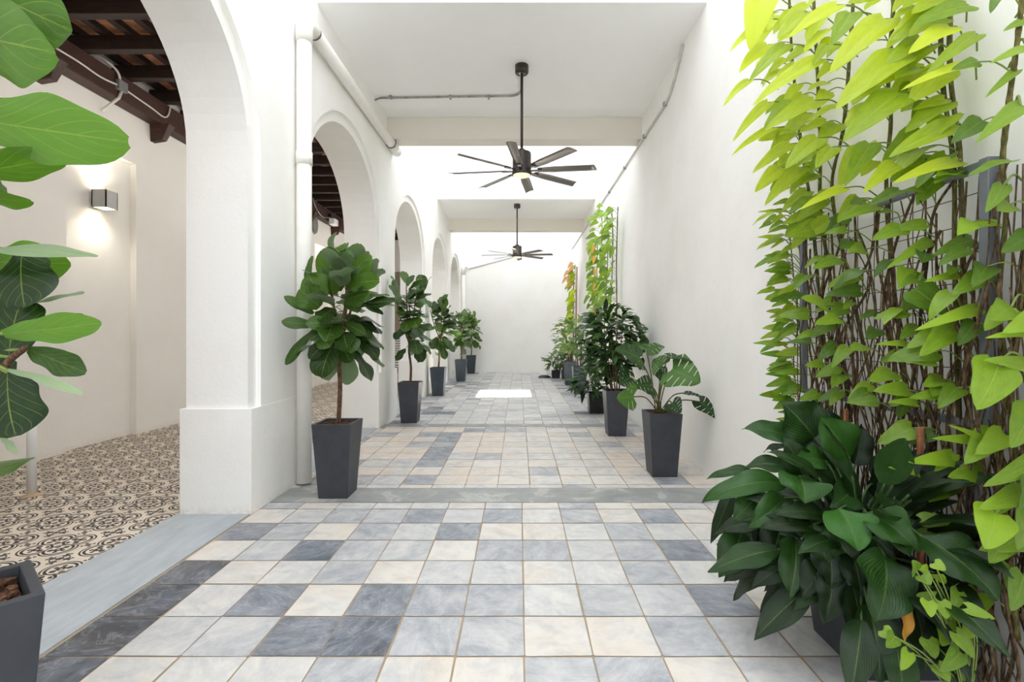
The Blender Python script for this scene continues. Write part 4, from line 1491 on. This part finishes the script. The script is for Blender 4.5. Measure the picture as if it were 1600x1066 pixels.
# ------------------------------------------------------------------ the big peace lily
lx, ly = 1.56, 2.14
root = empty('potted_peace_lily', (lx, ly, 0), 'large dark peace lily spreading over the floor below the trellis', 'potted plant')
planter(root, lx, ly, .40, .42, .34, 0., 'planter')
mulch(root, lx, ly, .365, .17, 0, 40, 77, 'soil')
fo = MB()
LILY = [((1300, 895), (1288, 978), 1.95, 1.90, 40, (0, -1, .1), .05, .4), ((1332, 915), (1345, 1012), 1.9, 1.84, 44, (.1, -1, .1), .02, .4), ((1288, 868), (1252, 935), 2.0, 1.96, 40, (-.2, -1, .1), .1, .5), ((1270, 820), (1292, 880), 2.0, 1.95, 44, (0, -1, .3), .3, .5),
        ((1273, 684), (1223, 629), 2.3, 2.3, 62, (-.3, -.9, .5), .25, .3), ((1327, 714), (1281, 650), 2.2, 2.15, 50, (-.3, -.9, .4), .55, .3), ((1250, 692), (1160, 669), 2.35, 2.4, 34, (0, -.7, .8), .4, .7),
        ((1234, 700), (1192, 706), 2.4, 2.45, 13, (0, -.4, 1), .2, .9), ((1254, 742), (1226, 684), 2.2, 2.2, 36, (-.2, -1, .3), .2, .4), ((1236, 732), (1162, 729), 2.35, 2.4, 26, (0, -.6, .9), .35, .7),
        ((1184, 742), (1104, 748), 2.45, 2.5, 18, (0, -.5, 1), .35, .8), ((1226, 756), (1095, 784), 2.3, 2.35, 30, (0, -.7, .8), .5, 1.1), ((1249, 744), (1259, 786), 2.1, 2.0, 58, (0, -.9, .6), .5, .5),
        ((1188, 770), (1145, 814), 2.3, 2.25, 32, (-.2, -1, .5), .4, .6), ((1226, 778), (1170, 824), 2.2, 2.1, 34, (0, -1, .5), .45, .6), ((1240, 782), (1262, 848), 2.1, 2.0, 46, (.1, -1, .2), .25, .5),
        ((1145, 768), (1110, 850), 2.45, 2.4, 18, (-.5, -1, .2), .1, .5), ((1160, 832), (1123, 902), 2.25, 2.15, 40, (-.3, -1, .2), .3, .5), ((1168, 838), (1142, 892), 2.3, 2.25, 20, (-.3, -1, .2), .3, .4),
        ((1222, 812), (1202, 875), 2.15, 2.1, 52, (0, -1, .1), .05, .4), ((1243, 842), (1234, 935), 2.05, 1.95, 50, (.05, -1, .15), .3, .4), ((1312, 796), (1341, 860), 1.95, 1.85, 62, (0, -1, .6), .75, .6),
        ((1302, 828), (1328, 884), 2.0, 1.92, 44, (0, -1, .3), .35, .4), ((1292, 845), (1300, 920), 2.0, 1.92, 52, (0, -1, .1), .08, .4), ((1354, 802), (1437, 862), 1.95, 1.8, 54, (.1, -.9, .6), .55, .7),
        ((1440, 838), (1562, 938), 1.8, 1.62, 66, (.2, -1, .6), .3, .6), ((1382, 868), (1371, 973), 1.85, 1.72, 72, (0, -1, .25), .3, .5), ((1356, 945), (1376, 1068), 1.85, 1.75, 54, (0, -1, .2), .2, .4),
        ((1422, 928), (1447, 1056), 1.85, 1.75, 48, (.1, -1, .1), .02, .4), ((1332, 765), (1298, 793), 2.1, 2.0, 36, (0, -.9, .5), .3, .6), ((1372, 778), (1388, 696), 2.2, 2.2, 38, (0, -1, .2), .12, .3),
        ((1336, 726), (1347, 662), 2.3, 2.35, 34, (0, -1, .2), .1, .3), ((1368, 752), (1414, 684), 2.2, 2.2, 34, (-.2, -1, .3), .15, .3), ((1398, 778), (1482, 744), 2.1, 2.0, 28, (0, -1, .5), .1, .5),
        ((1300, 745), (1256, 700), 2.25, 2.25, 44, (-.2, -1, .4), .35, .4), ((1290, 720), (1240, 718), 2.2, 2.15, 30, (0, -.8, .7), .5, .5), ((1345, 830), (1400, 870), 1.95, 1.88, 40, (0, -1, .5), .15, .6),
        ((1262, 860), (1275, 940), 2.05, 2.0, 40, (0, -1, .1), .02, .4), ((1400, 880), (1425, 950), 1.9, 1.82, 42, (0, -1, .2), .03, .5), ((1330, 860), (1345, 930), 1.95, 1.88, 44, (0, -1, .1), .02, .4),
        ((1200, 800), (1180, 860), 2.3, 2.25, 30, (0, -1, .1), .05, .4), ((1310, 700), (1290, 640), 2.4, 2.4, 36, (0, -1, .3), .1, .3), ((1390, 830), (1440, 800), 2.0, 1.95, 30, (0, -1, .5), .2, .5)]
cc = V((lx - .08, ly - .02, .38))
for bp, tp, yb, yt, wp, nr, tn, dr_ in LILY:
    b_ = leaf_px(fo, bp, tp, yb, yt, wp * 1.38, prof_lily, nr, tn, dr_ * 1.45, nl=18, nw=4, wave=.07, fold=.24, lump=.04, ph=bp[0] * .3)
    s_ = cc + V((rnd.uniform(-.08, .08), rnd.uniform(-.08, .08), 0))
    stalk(fo, spline([s_, s_.lerp(b_, .55) + V((0, 0, .10)), b_], 6), .0055, 6)
r4 = random.Random(17)
for i in range(120):       # inner and rear leaves, toned dark to paint the shade between leaves
    a = r4.uniform(0, 2 * PI)
    el = r4.uniform(-.35, 1.35)
    R_ = r4.uniform(.16, .40)
    d = V((math.cos(a) * math.cos(el), math.sin(a) * math.cos(el), math.sin(el)))
    b_ = cc + V((d.x * R_, d.y * R_ * 1.1, d.z * R_ * 1.15 + .02))
    L = r4.uniform(.2, .32)
    if b_.x + d.x * L > 1.78:
        continue
    leaf(fo, b_, d + V((0, 0, -.25)), V((0, 0, 1)) + V((0, -.5, 0)), L, L * .4, prof_lily, r4.uniform(.4, 1.0), .2, .05, r4.uniform(0, .3), 10, 3, ph=r4.uniform(0, 6))
    stalk(fo, spline([cc, cc.lerp(b_, .5) + V((0, 0, .05)), b_], 4), .005, 5)
fo.build('foliage', [M['lily'], M['dpetiole']], root)
b = MB()
leaf_px(b, (1406, 918), (1416, 1004), 1.78, 1.74, 34, prof_lily, (.3, -1, .1), .6, .4, nl=14, nw=4, wave=.09, fold=.3)
tag(b.build('withered_leaf', M['lilydead'], root), 'withered orange leaf')

# ------------------------------------------------------------------ creepers farther along the plain wall
MID = [[V((1.80, y, z)) for y, z in q] for q in (
    [(9.6, .75), (9.7, 1.6), (9.5, 2.4), (9.4, 3.2), (9.5, 3.75)], [(10.2, .8), (10.3, 1.7), (10.0, 2.6), (9.9, 3.4), (10.1, 3.95)],
    [(10.8, .8), (10.7, 1.8), (10.9, 2.7), (10.6, 3.5), (10.7, 4.05)], [(9.1, .75), (9.0, 1.7), (9.05, 2.6), (8.95, 3.5), (8.9, 3.7)],
    [(11.3, .9), (11.2, 2.0), (11.3, 2.9), (11.2, 3.6)])]
rt = creeper('climbing_pothos', 'tall yellow green creeper on the plain wall above the row of planters', MID, 14, 'pothos', .20, .62, 71, .009, nrm=(-.4, -.9, .25), out=(-.55, -.4, -.6), tone=(.2, 1.2), stemmat='stem', toneh=lambda z: (z - 2.4) * .12 + .15, minz=1.7, clampx=1.84, pet=(.08, .25), jit=.5, root_loc=(1.8, 10, .7))
b = MB()
for (y, z, tn) in ((10.6, 3.3, .1), (10.5, 3.05, .0), (10.3, 2.75, .05), (10.4, 2.45, .0), (10.5, 1.95, .1), (10.8, 3.2, .2)):
    leaf(b, (1.62, y, z), (-.3, -.5, -.9), (-.5, -1, .3), .2, .1, prof_heart, .4, .2, .05, tn, 9, 3, lobe=.1)
tag(b.build('yellowing_leaves', M['orange'], rt), 'yellow orange leaves')
FAR = [[V((1.72, y, z)) for y, z in q] for q in ([(14.9, .7), (15.0, 1.7), (14.95, 2.6), (15.0, 3.5)], [(15.4, .7), (15.5, 2.0), (15.4, 3.3)])]
rt = creeper('climbing_pothos', 'slender creeper with orange pink top on bamboo stakes near the end wall', FAR, 10, 'lime', .26, .6, 72, .010, nrm=(-.4, -.9, .25), out=(-.55, -.4, -.6), tone=(.3, .9), minz=1.5, clampx=1.78, root_loc=(1.72, 15, 0), stemmat='stem')
b = MB()
for (x, y, z, tn) in ((1.62, 14.9, 3.55, 1), (1.5, 14.9, 3.3, .9), (1.65, 15.0, 3.2, .8), (1.45, 14.9, 3.1, .7), (1.6, 14.9, 2.95, .5), (1.62, 14.8, 3.4, 1.)):
    leaf(b, (x, y, z), (-.5, -.4, -.5), (-.3, -1, .4), .26, .13, prof_heart, .5, .2, .06, tn, 9, 3, lobe=.1)
tag(b.build('orange_leaves', M['orange'], rt), 'orange pink leaves')
for i, (xx, yy, zt) in enumerate(((1.70, 14.7, 3.4), (1.66, 15.2, 3.2))):
    b = MB()
    b.tube([(xx, yy, 0), (xx + .04, yy + .02, zt)], .016, 8)
    tag(b.build('bamboo_stake', M['stake']), 'thin tan stake holding up the orange topped creeper', 'stake', 'stakes of the orange topped creeper')

# ------------------------------------------------------------------ light
wd = bpy.data.worlds.new('sky')
scene.world = wd
wd.use_nodes = True
bg = wd.node_tree.nodes['Background']
bg.inputs[0].default_value = (.87, .93, 1.0, 1)
bg.inputs[1].default_value = 2.7
for nm, loc, sx, sy, e in (('sun_patch_lamp', (-.345, 11.42, 9.5), 1.16, 1.26, 600),):  # unseen narrow area lamp, added in place of sun for the floor patch
    ld = bpy.data.lights.new(nm, 'AREA')
    ld.shape = 'RECTANGLE'
    ld.size, ld.size_y = sx, sy
    ld.energy = e
    ld.spread = math.radians(.6)
    ld.color = (1, .97, .9)
    lo = bpy.data.objects.new(nm, ld)
    lo.location = loc
    col.objects.link(lo)

for i, yy in enumerate((1.0, 4.33, 7.76, 11.2, 14.5)):      # fill lamps without fixtures, added to brighten the gallery
    ld = bpy.data.lights.new('gallery_fill', 'AREA')
    ld.shape = 'RECTANGLE'
    ld.size, ld.size_y = .5, 1.6
    ld.energy = 27
    ld.color = (1, .97, .93)
    lo = bpy.data.objects.new('gallery_fill', ld)
    lo.location = (-2.85, yy, 4.45)
    lo.rotation_euler = (0, math.radians(-48), 0)
    col.objects.link(lo)
